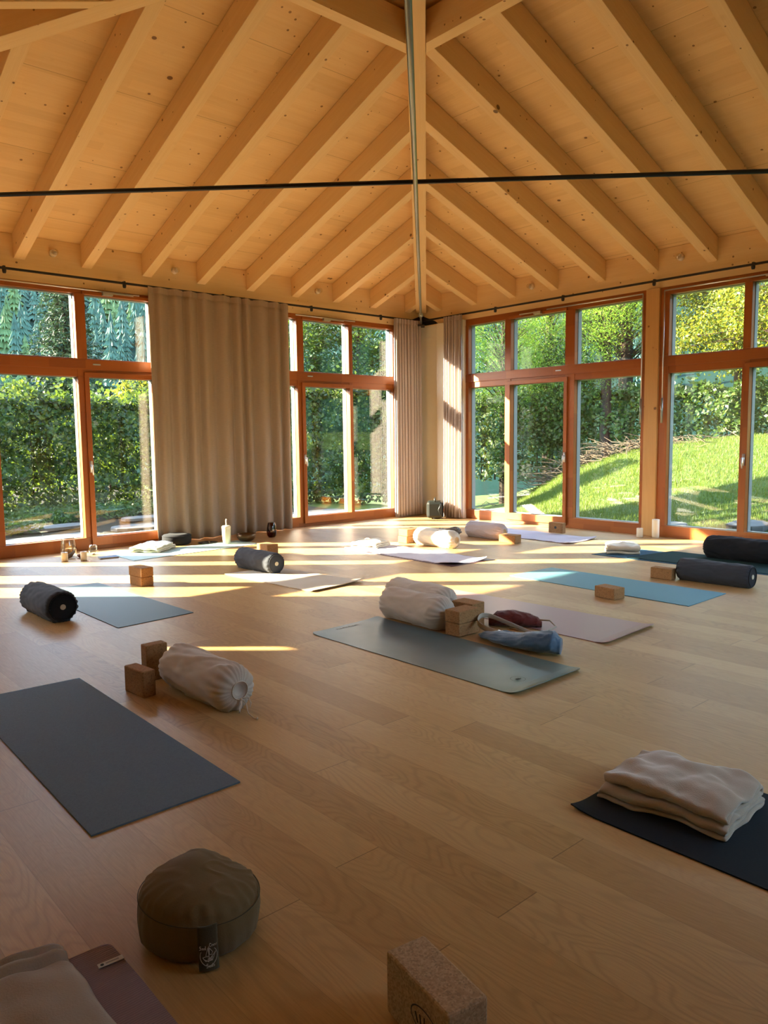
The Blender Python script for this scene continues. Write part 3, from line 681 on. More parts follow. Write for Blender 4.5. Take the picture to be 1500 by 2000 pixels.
# ---- bolsters
def bolster(lab, x, y, rz, L, Rd, mat, end='gather', seed=1, wr=.010, string=False, z=0.0005, endmat=None, group=None, badge=False):
    """axis along local Y, front end at -L/2"""
    t = thing('bolster', lab, 'bolster', (x, y, z), rz, group)
    NS, NA = 96, 96; prof = []
    e = .075 if end == 'gather' else .035; r_end = .36 if end == 'gather' else .80
    for i in range(NS+1):
        s = i/NS; yy = -L/2+L*s; d = min(s, 1-s)*L
        if d < e: k = d/e; r = Rd*(r_end+(1-r_end)*math.sqrt(max(0, 1-(1-k)**2))); y2 = yy+(0.0 if end != 'gather' else 0)
        else: r = Rd
        prof.append((yy, r, d))
    g = G()
    def row(yy, r, d):
        for a in range(NA):
            th = 2*math.pi*a/NA; rr = r
            pl = max(0, 1-d/(.13 if end == 'gather' else .05))
            rr += pl*Rd*.045*math.sin(th*22+3*math.sin(th*3+seed))*(1 if d > .001 else .6)
            mid = min(1, d/.1)
            crease = nz(math.cos(th)*1.6+yy*5, math.sin(th)*1.6-yy*2.5, seed*3.7)
            rr += wr*mid*(1-abs(crease)*3.0)*.7 if abs(crease) < .33 else 0
            rr += .008*nz(yy*3.5, math.cos(th), seed)+.005*nz(yy*14, th*3.0, seed+9)
            px, pz = rr*math.cos(th), rr*math.sin(th)+Rd*.95
            if pz < .012: px *= 1+ (0.012-pz)*2.2; pz = max(pz*.25, 0) if pz > 0 else 0.0
            g.v.append((px, yy, pz))
    for p in prof: row(*p)
    for i in range(NS):
        for a in range(NA):
            q = i*NA+a; q2 = i*NA+(a+1) % NA; g.f.append((q, q2, q2+NA, q+NA))
    g.obj('cover', mat, t, smooth=True)
    for sgn in (-1, 1):
        g = G(); re = Rd*r_end+ (.004 if end == 'gather' else 0); yo = sgn*L/2
        pr = [(.0008, yo-sgn*(.012 if end == 'gather' else .004)), (re*.5, yo-sgn*(.010 if end == 'gather' else 0)), (re*.85, yo-sgn*.004), (re*1.04, yo-sgn*.001), (re*1.06, yo-sgn*.008)]
        g.lathe(pr, 40, (0, 0, Rd*.95), 'Y')
        g.obj('end_cap', endmat or mat, t, smooth=True)
        if end != 'gather':
            g = G(); g.tube([((Rd*r_end+.004)*math.cos(a), yo+sgn*.0, Rd*.95+(Rd*r_end+.004)*math.sin(a)) for a in [2*math.pi*k/40 for k in range(41)]], .004, 6, False); g.obj('piping', endmat or mat, t, smooth=True)
    if badge:
        g = G(); g.lathe([(.02, -L/2-.004), (.02, -L/2+.001)], 18, (0, 0, Rd*.95), 'Y'); tag(g.obj('label', TAG, t), 'small pale round label')
    if string:
        g = G(); z0 = Rd*.95-Rd*r_end; yy = -L/2-.006
        g.tube([((Rd*r_end+.003)*math.cos(a), yy+.004, Rd*.95+(Rd*r_end+.003)*math.sin(a)) for a in [2*math.pi*k/36 for k in range(37)]], .0028, 6, False)
        g.tube([(0, yy, z0), (-.012, yy-.02, z0-.02), (-.03, yy-.03, z0-.035), (-.026, yy-.026, z0-.055), (-.004, yy-.012, z0-.03), (.004, yy, z0)], .0028, 6)
        g.tube([(.004, yy, z0), (.012, yy-.03, z0-.02), (.008, yy-.045, z0-.05), (.004, yy-.06, .008), (-.002, yy-.115, .0035), (.004, yy-.13, .0035)], .0026, 6)
        g.tube([(.006, yy, z0), (.03, yy-.02, z0+.005), (.042, yy-.025, z0-.025), (.03, yy-.03, z0-.045)], .0026, 6)
        g.lathe([(.001, -.005), (.005, -.004), (.006, 0), (.004, .005), (.001, .006)], 8, (.004, yy-.13, .005)); g.lathe([(.001, -.008), (.007, -.005), (.008, 0), (.005, .006), (.001, .008)], 10, (0, yy-.004, z0-.002))
        tag(g.obj('drawstring', CORD, t, smooth=True), 'knotted cream cord')
    return t
CREAM = fabric('cream_cotton', (.52, .45, .385), .3); WHITEC = fabric('white_cotton', (.66, .62, .54), .3); GREYC = fabric('mauve_cotton', (.45, .39, .40), .3)
SLATEC = fabric('slate_cotton', (.045, .05, .065), .25, 350, .85, .1, .08); BLACKC = fabric('black_cotton', (.014, .015, .019), .25, 350, .9, .1, .03); DARKC = fabric('charcoal_cotton', (.04, .045, .058), .25, 350, .85, .1, .08)
TANC = fabric('tan_cotton', (.45, .34, .20), .3); CORD = fabric('cord', (.62, .52, .42), .2); TAG = plain('label', (.5, .45, .35), .7, .2, .02)
bolster('cream cotton bolster with a knotted drawstring at the left, nearest to the viewer', 1.838, 3.455, R_(1.5), .66, .114, CREAM, 'gather', 2, .013, True)
bolster('dark slate bolster lying before the slate blue mat at the left edge', 1.86, 5.90, R_(2), .58, .118, SLATEC, 'flat', 4, .006, endmat=BLACKC, badge=True)
bolster('short grey bolster half in the sun left of the beige mat', 4.075, 6.45, R_(1), .62, .105, DARKC, 'flat', 6, .006, endmat=DARKC, badge=True)
bolster('cream bolster on the green blue rubber mat, front one of the pair', 3.685, 3.79, R_(-1), .64, .112, CREAM, 'gather', 8, .014, z=.0062)
bolster('cream bolster behind the front one of the pair', 3.975, 4.05, R_(-2), .66, .112, CREAM, 'gather', 11, .014, z=.0005)
bolster('bright white bolster with a band of shade beside the lavender towel', 6.50, 6.33, R_(1), .66, .105, WHITEC, 'gather', 13, .010, endmat=TANC)
bolster('mauve grey bolster before the far right windows', 7.47, 6.38, R_(0), .62, .105, GREYC, 'gather', 15, .008, endmat=TANC)
bolster('black bolster lying on the dark mats at the right edge', 7.86, 3.27, R_(0), .80, .118, BLACKC, 'gather', 17, .010, z=.013)
bolster('long dark bolster with a flat end right of the turquoise mat', 6.55, 2.965, R_(2), .63, .100, DARKC, 'flat', 19, .005, endmat=BLACKC, badge=True)

# ---- folded blankets
def blanket(lab, x, y, z, rz, Wd, D, H, layers, mat, seed=1, dome=.02, name='folded_blanket', rough=.012, loosen=.1, edge=True):
    """serpentine folded cloth: folds run along local Y (length D), width Wd along x, fold bends on both x sides"""
    t = thing(name, lab, 'blanket', (x, y, z), rz); th = H/layers
    path = []; rs = random.Random(seed)
    for k in range(layers):
        zc = th*(k+.5); ins = rs.uniform(0, loosen)*Wd*.3
        xa, xb = -Wd/2+ins+.01*k, Wd/2-ins*.6-.01*k
        n = 22; xs = [xa+(xb-xa)*i/n for i in range(n+1)]
        if k % 2: xs = xs[::-1]
        path += [(q, zc) for q in xs]
        if k < layers-1:
            s = 1 if k % 2 == 0 else -1; xe = xs[-1]
            for a in (-60, -30, 0, 30, 60): path.append((xe+s*th*.6*math.cos(R_(a)), zc+th/2+th/2*math.sin(R_(a))))
    nd = 46; g = G(); m_ = len(path)
    for j in range(nd+1):
        v = j/nd; yy = -D/2+D*v
        for i, (px, pz) in enumerate(path):
            f = pz/H
            w = nz(px*9+seed, yy*7, pz*10)*rough+nz(px*22, yy*18, pz*30+seed)*rough*.4
            endr = (1-min(1, min(v, 1-v)*D/.05))
            z2 = pz+dome*f*f*math.sin(math.pi*v)**.6*math.cos(px/Wd*2.2)+w*(.35+f)-endr*pz*.12
            x2 = px*(1+.05*nz(yy*5, pz*22, seed))+w*.9+.01*nz(yy*6, pz*40, seed+3)
            y2 = yy*(1-.05*f)+.014*nz(px*9, pz*60, seed+5)*(1 if min(v, 1-v) < .12 else 0)
            g.v.append((x2, y2, max(z2, .003)))
    for j in range(nd):
        for i in range(m_-1):
            a = j*m_+i; g.f.append((a, a+1, a+1+m_, a+m_))
    o = g.obj('cloth', mat, t, smooth=True, solid=th*.78)
    o.modifiers['solid'].offset = 0; sb = o.modifiers.new('bev', 'SUBSURF'); sb.levels = 1; sb.render_levels = 1
    return t
FLEECE = fabric('fleece', (.42, .335, .245), .5, 220, .95, .2, .5); IVORY = fabric('ivory_wool', (.60, .53, .42), .5, 220, .95, .15, .4); WHT = fabric('white_wool', (.66, .62, .52), .5, 220, .95, .15, .4)
blanket('thick folded beige fleece blanket on the black mat at the right foreground', 2.525, 1.245, .006, R_(4), .38, .46, .088, 5, FLEECE, 5, .034, rough=.019, loosen=.10)
blanket('cream blanket folded on the pale mint mat beside the left windows', 3.92, 8.53, .006, R_(40), .50, .36, .075, 3, WHT, 7, .012, rough=.018, loosen=.5)
blanket('cream blanket folded at the far end of the lavender towel mat', 5.88, 6.83, .012, R_(20), .36, .36, .075, 3, IVORY, 9, .015, rough=.018, loosen=.4)
blanket('ivory blanket rolled up on the navy mat at the right', 7.55, 4.47, .007, R_(35), .34, .36, .10, 3, IVORY, 12, .02, rough=.02, loosen=.3)

# ---- throw and mauve mat at the bottom left
m = M('mauve_towel', .9, .15); o_ = m.ob(); x_, y_, z_ = m.xyz(o_)
rb = m.math('SINE', m.math('ADD', m.math('MULTIPLY', y_, 900), m.math('MULTIPLY', m.noise(o_, 14, 3), 14)))
m.col(m.mix(m.math('ADD', m.math('MULTIPLY', rb, .25), .5), (.19, .125, .13), (.29, .205, .21))); m.bump(rb, .4, .002); MAUVE = m.m
mt = mat_obj('mauve ribbed towel mat with a white label at the bottom left', [(.105, .2), (.708, .2), (.700, 1.885), (.105, 1.90)], MAUVE, .008, .025, wav=.006, seed=4)
g = G().box(-.031, .031, -.0085, .0085, 0, .0012); lb = tag(g.obj('label', plain('white_label', (.55, .52, .49), .6, .3, .02), mt, loc=(.669-mt.location.x, 1.800-mt.location.y, .0135), rz=R_(-5)), 'small white sewn label')
G().lathe([(.0045, 0), (.0045, .0003)], 14, (-.021, 0, .0012)).obj('printed_emblem', INK, lb); G().box(-.012, .020, -.0022, .0022, .0012, .0015).obj('printed_wordmark', plain('grey_print', (.25, .24, .23), .6, .3, .02), lb)
t = thing('throw_blanket', 'taupe throw with a double stitched hem spread over the mauve towel mat', 'blanket', (.30, 1.40, .0145)); g = G()
A, B = Vector((.56-.30, 1.955-1.40, 0)), Vector((-.25-.30, 1.98-1.40, 0)); C2, D2 = Vector((.615-.30, 1.30-1.40, 0)), Vector((-.25-.30, 1.30-1.40, 0))
A = Vector((.583-.30, 1.900-1.40, 0)); B = Vector((.05-.30, 2.02-1.40, 0)); C2 = Vector((.60-.30, .9-1.40, 0)); D2 = Vector((.0-.30, .9-1.40, 0))
def thr(u, v):
    p = (A*(1-u)+B*u)*(1-v)+(C2*(1-u)+D2*u)*v
    d = v*1.0; hem = .016*math.exp(-(d/.012)**2)+.013*math.exp(-((d-.034)/.010)**2)-.006*math.exp(-((d-.055)/.008)**2)
    z = .022+hem+.016*abs(nz(p.x*5+p.y*3, p.y*4-p.x*4, 2.2))+.010*nz(p.x*14, p.y*12, 5)
    ex = max(0, 1-u*.55/.03); z -= .016*ex**2; 
    return (p.x+.012*nz(p.y*6, 3)*(1-u)+(.02*nz(p.y*3, 8)), p.y+.008*nz(p.x*7, 1), z)
g.grid(thr, 60, 160); o = g.obj('cloth', fabric('taupe_fleece', (.36, .29, .23), .5, 220, .95, .2, .4), t, smooth=True, solid=.016)

# ---- zafu cushion
OLIVE = fabric('olive_canvas', (.155, .105, .050), .3, 300, .92, .12, .15); OLIVED = fabric('olive_tag', (.07, .056, .032), .3, 300)
t = thing('meditation_cushion', 'round olive brown meditation cushion with a hanging tag in the foreground', 'cushion', (.912, 1.785, .0005), R_(0))
RZ, HZ = .157, .132; g = G(); NA = 120; rows = []
for i in range(56):
    s = i/55
    if s < .12: k = s/.12; r = RZ*(.80+.20*math.sin(k*math.pi/2)); z = .022*(1-math.cos(k*math.pi/2))
    elif s < .55: k = (s-.12)/.43; r = RZ*(1+.035*math.sin(math.pi*k)); z = .022+(HZ*.80-.022)*k
    else: k = (s-.55)/.45; r = RZ*max(.002, 1-k); q_ = r/RZ; z = HZ*.80+HZ*.50*(1-q_**2.1)**.72
    for a_ in range(NA):
        th = 2*math.pi*a_/NA; rr = r
        tilt = .018*math.cos(th-R_(150))*(z/HZ)
        cx_, cy_ = r*math.cos(th)/RZ, r*math.sin(th)/RZ; crease = nz(cx_*1.9+.4, cy_*3.4, 7.5)
        zz = z+tilt*(r/RZ)
        if s > .55: zz += .022*nz(cx_*1.1, cy_*1.1, 4)+.006*(1-min(1, abs(crease)*4))*(1-.5*(1-r/RZ)); rr += .003*math.sin(th*26+2*math.sin(th*2))*max(0, 1-(s-.55)*7)
        else: rr += .0045*nz(th*2.2, z*12, 6)+.003*nz(math.cos(th)*9, math.sin(th)*9, z*7)
        if .53 < s < .58: rr -= .0035
        g.v.append((rr*math.cos(th), rr*math.sin(th), max(zz, 0)))
for i in range(55):
    for a_ in range(NA):
        q = i*NA+a_; q2 = i*NA+(a_+1) % NA; g.f.append((q, q2, q2+NA, q+NA))
g.f.append(tuple(range(NA))[::-1]); g.f.append(tuple(55*NA+k for k in range(NA)))
g.obj('cover', OLIVE, t, smooth=True)
G().tube([(RZ*1.018*math.cos(a), RZ*1.018*math.sin(a), HZ*.79+.018*math.cos(a-R_(150))*.79) for a in [2*math.pi*k/60 for k in range(61)]], .0013, 6, False).obj('seam', OLIVED, t, smooth=True)
# tag hangs on the side facing the viewer
an = R_(-112); dr = Vector((math.cos(an), math.sin(an), 0)); tg = Vector((-dr.y, dr.x, 0))
def tagP(u, v, o=0.0):   # u -1..1 across, v 0..1 downwards
    z = HZ*.80-v*(HZ*.80-.001); rad = RZ*1.035+.006+.020*v**2+o
    return dr*(rad-.006*u*u)+tg*(u*.024)+Vector((0, 0, z+.004))
g = G(); g.grid(lambda u, v: tagP(u*2-1, v), 8, 24); tgo = g.obj('tag', OLIVED, t, smooth=True, solid=.004)
g = G(); rs = .0009
def st(pts, g=g): g.tube([tagP(u, v, .0032) for u, v in pts], rs, 5)
cv, cr = .68, 0.205
st([(.86*math.cos(a), cv-cr*math.sin(a)) for a in [R_(150)+R_(255)*k/30 for k in range(31)]])
st([(-.62, cv+.02), (-.3, cv-.0), (.0, cv+.01)]); st([(-.62, cv+.02), (-.35, cv+.10), (.35, cv+.10), (.72, cv-.06)]); st([(.1, cv+.06), (.75, cv-.07), (.4, cv+.0)])
st([(-.05, cv-.19), (-.3, cv-.02), (.02, cv-.01), (-.05, cv-.19)]); st([(.08, cv-.18), (.40, cv-.08), (.28, cv-.02), (.05, cv-.04), (.08, cv-.18)]); st([(.02, cv-.22), (.02, cv+.06)])
st([(-.1, cv+.05), (.4, cv+.03), (.4, cv+.08), (-.1, cv+.10), (-.1, cv+.05)]); st([(-.5, cv+.06), (-.2, cv+.09), (.0, cv+.12)]); st([(-.05, cv+.075), (.35, cv+.055)])
tag(g.obj('embroidered_boat', WHITEP, tgo), 'white embroidered sailing boat in a ring')
def script(txt_strokes, u0, v0, su, sv, name):
    g = G()
    for s_ in txt_strokes: g.tube([tagP(u0+x*su, v0-y*sv, .0032) for x, y in s_], .0010, 5)
    tag(g.obj(name, WHITEP, tgo), 'white script lettering')
S_ = [[(1, 1.7), (.3, 1.8), (.1, 1.3), (.9, .7), (.8, .1), (0, 0)]]; 
script([[(1, 1.7), (.3, 1.8), (.1, 1.3), (.9, .7), (.8, .1), (0, 0)], [(2, .9), (1.4, .8), (1.3, .1), (1.9, .2), (2, .9), (2.1, 0)], [(2.6, .9), (2.6, 0)], [(3.1, 1.9), (3.1, 0), (3.4, 0)]], -.92, cv-.15, .20, .042, 'embroidered_word')
script([[(1, 1.5), (.4, 1.9), (0, 1), (.3, 0), (1, .3)], [(1.3, .9), (1.4, 0)], [(1.4, .7), (1.8, .9)], [(2, .5), (2.5, .6), (2.2, .9), (2, .4), (2.4, 0)], [(2.8, .9), (3, 0), (3.2, .7), (3.5, 0), (3.8, 1)]], .10, cv-.20, .20, .042, 'embroidered_word')
script([[(1, 1.7), (.3, 1.8), (.1, 1.3), (.9, .7), (.8, .1), (0, 0)], [(1.3, .5), (1.8, .6), (1.5, .9), (1.3, .4), (1.8, 0)], [(2.7, .9), (2.1, .8), (2.1, .1), (2.6, .2), (2.7, .9), (2.8, 0)], [(3.2, 1.7), (3.2, 0)], [(3, 1.1), (3.5, 1.2)], [(4.2, .9), (3.7, .7), (4.2, .3), (3.7, 0)]], -.30, cv+.235, .20, .042, 'embroidered_word')

# ---- red pouch, blue bag and belt beside the blocks
def loft(name, path, radii, mat, parent, seed=1, wr=.012, NA=48, flat=1.0):
    """soft elongated body: path points, radii (half width, half height) per point, resampled"""
    g = G(); n = 60; pts = []
    for i in range(n+1):
        s = i/n*(len(path)-1); k = min(int(s), len(path)-2); f = s-k; f = f*f*(3-2*f)
        pts.append((Vector(path[k]).lerp(Vector(path[k+1]), s-k), radii[k][0]*(1-f)+radii[k+1][0]*f, radii[k][1]*(1-f)+radii[k+1][1]*f))
    for i, (p, a, b) in enumerate(pts):
        d = (pts[min(i+1, n)][0]-pts[max(i-1, 0)][0]); d.z = 0; d.normalize(); pr = Vector((-d.y, d.x, 0))
        for k in range(NA):
            th = 2*math.pi*k/NA; w = 1+wr*22*.35*nz(math.cos(th)*1.5+i*.12, math.sin(th)*1.5, seed+i*.05)
            cr_ = nz(math.cos(th)*2+i*.10, math.sin(th)*2-i*.14, seed*2.1); w += .10*(1-min(1, abs(cr_)*5))-.05
            q = p+pr*(a*w*math.cos(th))+Vector((0, 0, b+b*w*math.sin(th)))
            q.z = max(q.z, 0.0005); g.v.append(tuple(q))
    for i in range(n):
        for k in range(NA):
            a = i*NA+k; b = i*NA+(k+1) % NA; g.f.append((a, b, b+NA, a+NA))
    g.f.append(tuple(range(NA))[::-1]); g.f.append(tuple(n*NA+k for k in range(NA)))
    return g.obj(name, mat, parent, smooth=True)
BLUEC = fabric('blue_satin', (.055, .105, .17), .25, 250, .5, .15, .3); REDC = fabric('oxblood_cotton', (.11, .018, .014), .25, 250, .85); STRAPM = fabric('beige_webbing', (.42, .37, .31), .4, 500)
t = thing('mat_bag', 'crumpled blue mat bag lying at the corner of the green blue rubber mat', 'bag', (3.73, 2.93, .0065))
loft('body', [(.0, .30, 0), (-.02, .22, 0), (-.045, .10, 0), (-.05, -.04, 0), (-.035, -.17, 0), (.0, -.27, 0), (.02, -.315, 0)], [(.02, .010), (.06, .026), (.075, .036), (.085, .044), (.095, .060), (.095, .068), (.06, .050)], BLUEC, t, 3)
g = G(); pts = [(.02, .28, .03), (.08, .22, .05), (.10, .10, .045), (.09, -.02, .04), (.04, -.10, .05)]
loft('flap', [(.03, .28, .005), (.09, .18, .01), (.10, .06, .01), (.07, -.06, .015), (.03, -.14, .02)], [(.012, .01), (.03, .016), (.032, .018), (.03, .016), (.012, .01)], BLUEC, t, 7)
t = thing('pouch', 'dark red pouch with a drawstring lying against the stacked cork blocks', 'bag', (4.10, 3.24, .0005))
loft('body', [(-.10, .15, 0), (-.06, .10, 0), (0, .03, 0), (.06, -.05, 0), (.10, -.11, 0), (.12, -.14, 0)], [(.03, .03), (.075, .05), (.085, .055), (.08, .048), (.055, .035), (.03, .02)], REDC, t, 5)
g = G(); g.tube([(.10, -.12, .05), (.13, -.20, .055), (.10, -.27, .03), (.02, -.25, .006), (-.06, -.14, .004), (-.08, -.02, .004)], .006, 8); tag(g.obj('drawstring', STRAPM, t, smooth=True), 'beige flat cord')
t = thing('yoga_belt', 'beige yoga belt with a metal buckle looped beside the cork blocks', 'belt', (3.80, 3.20, .0005))
bp = [(-.10, -.12, .030), (-.09, -.02, .045), (-.07, .05, .075), (-.02, .10, .10), (.04, .09, .11), (.09, .02, .095), (.12, -.08, .07), (.14, -.2, .04), (.16, -.3, .012), (.16, -.42, .006)]
bp = [(-.075, -.20, .045), (-.085, -.10, .058), (-.09, -.0, .075), (-.06, .065, .095), (.0, .085, .118), (.05, .05, .115), (.08, -.04, .09), (.11, -.14, .06), (.14, -.24, .03), (.17, -.32, .01)]
g = G(); n = 60
def bz(s):
    s = s*(len(bp)-1); k = min(int(s), len(bp)-2); f = s-k
    P0, P1, P2, P3 = [Vector(bp[max(0, min(len(bp)-1, k+d))]) for d in (-1, 0, 1, 2)]
    return .5*((2*P1)+(P2-P0)*f+(2*P0-5*P1+4*P2-P3)*f*f+(3*P1-P0-3*P2+P3)*f**3)
def rib(u, v):
    p = bz(v); return (p.x, p.y, p.z+(u-.5)*.040*(1-.4*v)) if True else None
g.grid(rib, 4, n); bo = g.obj('webbing', STRAPM, t, smooth=True, solid=.003)
g = G(); p = bz(.06)
for dy in (-.018, 0, .018): g.tube([(p.x-.006, p.y+dy, p.z-.026), (p.x-.006, p.y+dy, p.z+.026)], .0035, 8)
for dz in (-.026, .026): g.tube([(p.x-.006, p.y-.018, p.z+dz), (p.x-.006, p.y+.018, p.z+dz)], .0035, 8)
tag(g.obj('buckle', SILVER, t, smooth=True), 'shiny metal double ring buckle')
t = thing('crumpled_strap', 'dark grey strap bundle between the white and mauve bolsters', 'strap', (7.33, 6.84, .0005))
g = G(); rs2 = random.Random(3)
for k in range(4):
    a = k*.8; g.tube([(.14*math.cos(a+i*.55)*(1-.05*k), .13*math.sin(a+i*.55)+.02*k, .02+.022*k+.012*math.sin(i*1.7+k)) for i in range(9)], .016, 8)
g.obj('webbing', fabric('grey_webbing', (.16, .14, .12), .3), t, smooth=True)

# ---- speaker
t = thing('portable_speaker', 'black portable party speaker with a handle standing in the far corner', 'speaker', (8.70, 8.50, .0005), R_(43))
BLK = plain('speaker_black', (.006, .009, .008), .45, .5, .05); GRL = plain('speaker_grille', (.016, .022, .021), .6, .4, .05, 6, .6, 350)
g = G().box(-.135, .135, -.13, .13, .012, .285); g.obj('body', BLK, t, bevel=.045)
G().box(-.115, .115, -.138, -.128, .03, .265).obj('grille', GRL, t, bevel=.004)
g = G(); g.tube([(-.10, 0, .27), (-.10, 0, .315), (-.075, 0, .325), (.075, 0, .325), (.10, 0, .315), (.10, 0, .27)], .014, 10); g.obj('handle', BLK, t, smooth=True)
for s in (-1, 1): G().lathe([(.03, 0), (.028, .018)], 14, (s*.08, 0, 0)).obj('foot', BLK, t); G().tube([(s*.138, -.1, .06), (s*.15, -.06, .15), (s*.138, -.1, .25)], .010, 8).obj('side_bumper', BLK, t, smooth=True)
G().lathe([(.019, -.001), (.018, -.004), (.001, -.0045)], 20, (0, -.138, .14), 'Y').obj('badge', plain('red_badge', (.7, .06, .03), .4, .4, .02), t)

# ---- candles, glasses, bowls
WAX = plain('white_wax', (.74, .70, .60), .5, .4, .03); WICK = plain('wick', (.03, .025, .02), .9, .1, .1)
def candle(lab, x, y, r, h, mat=WAX, group=None, z=.0005):
    t = thing('pillar_candle', lab, 'candle', (x, y, z), 0, group)
    G().lathe([(.001, .001), (r*.96, 0), (r, .003), (r, h-.004), (r*.95, h), (r*.82, h-.002), (r*.6, h-.008), (.001, h-.009)], 28).obj('wax', mat, t, smooth=True)
    G().tube([(0, 0, h-.01), (.001, 0, h+.006), (.003, 0, h+.010)], .0013, 6).obj('wick', WICK, t)
    return t
candle('tall white pillar candle on the floor right of the timber post', 8.945, 4.83, .045, .235)
candle('short white pillar candle on the floor before the timber post', 8.86, 5.00, .040, .115)
candle('stubby white candle at the far left, the left one of two', 2.87, 8.47, .035, .098)
candle('stubby white candle at the far left, the right one of two', 3.045, 8.38, .035, .098)
t = thing('hurricane_glass', 'clear glass lantern with an orange candle inside before the left window', 'lantern', (3.03, 8.80, .0005))
pr = [(.001, .002), (.06, .003), (.075, .02), (.09, .07), (.085, .12), (.065, .20), (.062, .215)]
G().lathe(pr, 36).obj('glass', CLEAR, t, smooth=True, solid=.003)
G().lathe([(.063, .213), (.066, .216), (.063, .219)], 36).obj('rim', plain('rim', (.8, .75, .65), .2, .6, .02), t, smooth=True)
candle('orange candle inside the clear glass lantern', 3.03, 8.80, .036, .085, plain('orange_wax', (.65, .30, .08), .5, .4, .03), z=.0065)
t = thing('tealight_glass', 'small clear rounded glass near the cream blanket at the left', 'glass', (3.28, 8.72, .0005))
G().lathe([(.001, .002), (.03, .002), (.045, .02), (.052, .05), (.045, .09), (.036, .115)], 30).obj('glass', CLEAR, t, smooth=True, solid=.003)
G().lathe([(.001, .005), (.02, .005), (.02, .02), (.001, .02)], 16).obj('tealight', WAX, t)
t = thing('small_bowl', 'small reddish brown wooden bowl between the white candles and the glass', 'bowl', (3.10, 8.60, .0005))
G().lathe([(.001, 0), (.022, 0), (.042, .018), (.05, .038), (.046, .038), (.036, .018), (.001, .008)], 26).obj('bowl', plain('red_wood', (.16, .045, .018), .4, .4, .2), t, smooth=True)
t = thing('smudge_stick', 'dark bundle of wood leaning beside the white candles at the left', 'incense', (2.99, 8.63, .0005))
G().tube([(-.05, -.03, .02), (0, 0, .035), (.06, .06, .06)], [.022, .024, .015], 10).obj('bundle', plain('bundle', (.16, .11, .07), .9, .1, .4, 20), t, smooth=True)
t = thing('notebook', 'thin dark notebook lying on the floor left of the pale mint mat', 'book', (3.31, 8.36, .0005), R_(-8))
G().box(-.10, .10, -.07, .07, 0, .003).obj('back_cover', plain('navy_cover', (.03, .035, .08), .5, .3, .02), t); G().box(-.098, .098, -.068, .068, .003, .012).obj('pages', plain('paper', (.7, .68, .62), .8, .2, .02), t); G().box(-.10, .10, -.07, .07, .012, .015).obj('cover', plain('navy_cover2', (.05, .06, .12), .5, .3, .02), t)
t = thing('round_cushion', 'low round black cushion against the drawn curtain', 'cushion', (4.38, 8.83, .0005))
g = G(); g.lathe([(.001, 0), (.15, 0), (.175, .02), (.18, .06), (.178, .10), (.165, .122), (.10, .135), (.001, .13)], 48); g.obj('cover', BLACKC, t, smooth=True)
G().tube([(.178*math.cos(a), .178*math.sin(a), .11) for a in [2*math.pi*k/40 for k in range(41)]], .004, 6, False).obj('piping', BLACKC, t, smooth=True)
t = thing('tray', 'flat dark tray with small pieces before the drawn curtain', 'tray', (4.70, 8.62, .0005), R_(10))
G().lathe([(.001, 0), (.11, 0), (.125, .012), (.118, .012), (.105, .005), (.001, .005)], 36).obj('dish', plain('dark_slate', (.025, .025, .028), .4, .4, .05), t, smooth=True)
for i, (a, b) in enumerate(((.03, .02), (-.05, .03), (-.02, -.05))): G().lathe([(.001, .005), (.018, .006), (.014, .016), (.001, .018)], 10, (a, b, 0)).obj('stone', plain('stone%d' % i, (.10, .06+.01*i, .04), .6, .3, .2), t, smooth=True)
t = thing('bottle', 'pale cream drinking bottle with a straw before the drawn curtain', 'bottle', (4.82, 8.36, .0005))
G().lathe([(.001, 0), (.040, 0), (.044, .005), (.052, .10), (.055, .20), (.052, .208), (.001, .21)], 32).obj('body', plain('cream_bottle', (.62, .60, .45), .35, .5, .02), t, smooth=True)
G().lathe([(.053, .195), (.056, .20), (.055, .225), (.045, .232), (.001, .234)], 32).obj('lid', plain('cream_lid', (.68, .66, .52), .4, .5, .02), t, smooth=True)
G().tube([(0, 0, .23), (.0, 0, .295), (.006, 0, .315)], .008, 10).obj('straw', WAX, t, smooth=True)
t = thing('singing_bowl', 'brown metal singing bowl on the floor before the drawn curtain', 'bowl', (5.13, 8.40, .0005))
G().lathe([(.001, .0), (.06, 0), (.095, .02), (.118, .055), (.125, .10), (.119, .10), (.112, .058), (.088, .026), (.001, .012)], 44).obj('bowl', plain('bronze', (.10, .055, .022), .32, .5, .15, 12, .2, 60, metal=.6), t, smooth=True)
t = thing('vase', 'amber glass vase on the floor at the right end of the drawn curtain', 'vase', (5.585, 8.50, .0005))
G().lathe([(.001, .003), (.045, .003), (.062, .03), (.068, .075), (.060, .14), (.048, .19), (.046, .195)], 36).obj('glass', AMBER, t, smooth=True, solid=.004)
G().lathe([(.001, .008), (.02, .008), (.02, .03), (.001, .03)], 16).obj('tealight', WAX, t)

# ================================================================== outside
def gh(x, y):      # ground height outside
    z = -.10
    if x > 9.4:    # lawn bank on the right
        s = min(1, max(0, (x-10.0)/7.0)); s = s*s*(3-2*s)*.5+s*.5
        g_ = np.interp(y*17/max(x, 12.0), [3, 6.7, 7.4, 8.9, 9.8, 11.7, 13.6, 15.5], [1.50, 1.25, 1.20, 1.05, .92, .38, -.62, -1.0])
        z = -.10+s*(g_+.1)
        if x > 17: z += (x-17)*(-.08)
    if y > 10: z += .03*nz(x*.5, y*.5)
    return z+.03*nz(x*1.3, y*1.3, 2)
def lawn_mat():
    m = M('grass_ground', .9, .2); o = m.ob(); a = m.noise(o, 1.3, 4); b = m.noise(o, 45, 3)
    c = m.mix(a, (.036, .068, .010), (.075, .108, .018)); c = m.mix(m.math('MULTIPLY', b, .6), c, (.026, .047, .008)); m.col(c); m.bump(b, .8, .02); return m.m
GRASSG = lawn_mat()
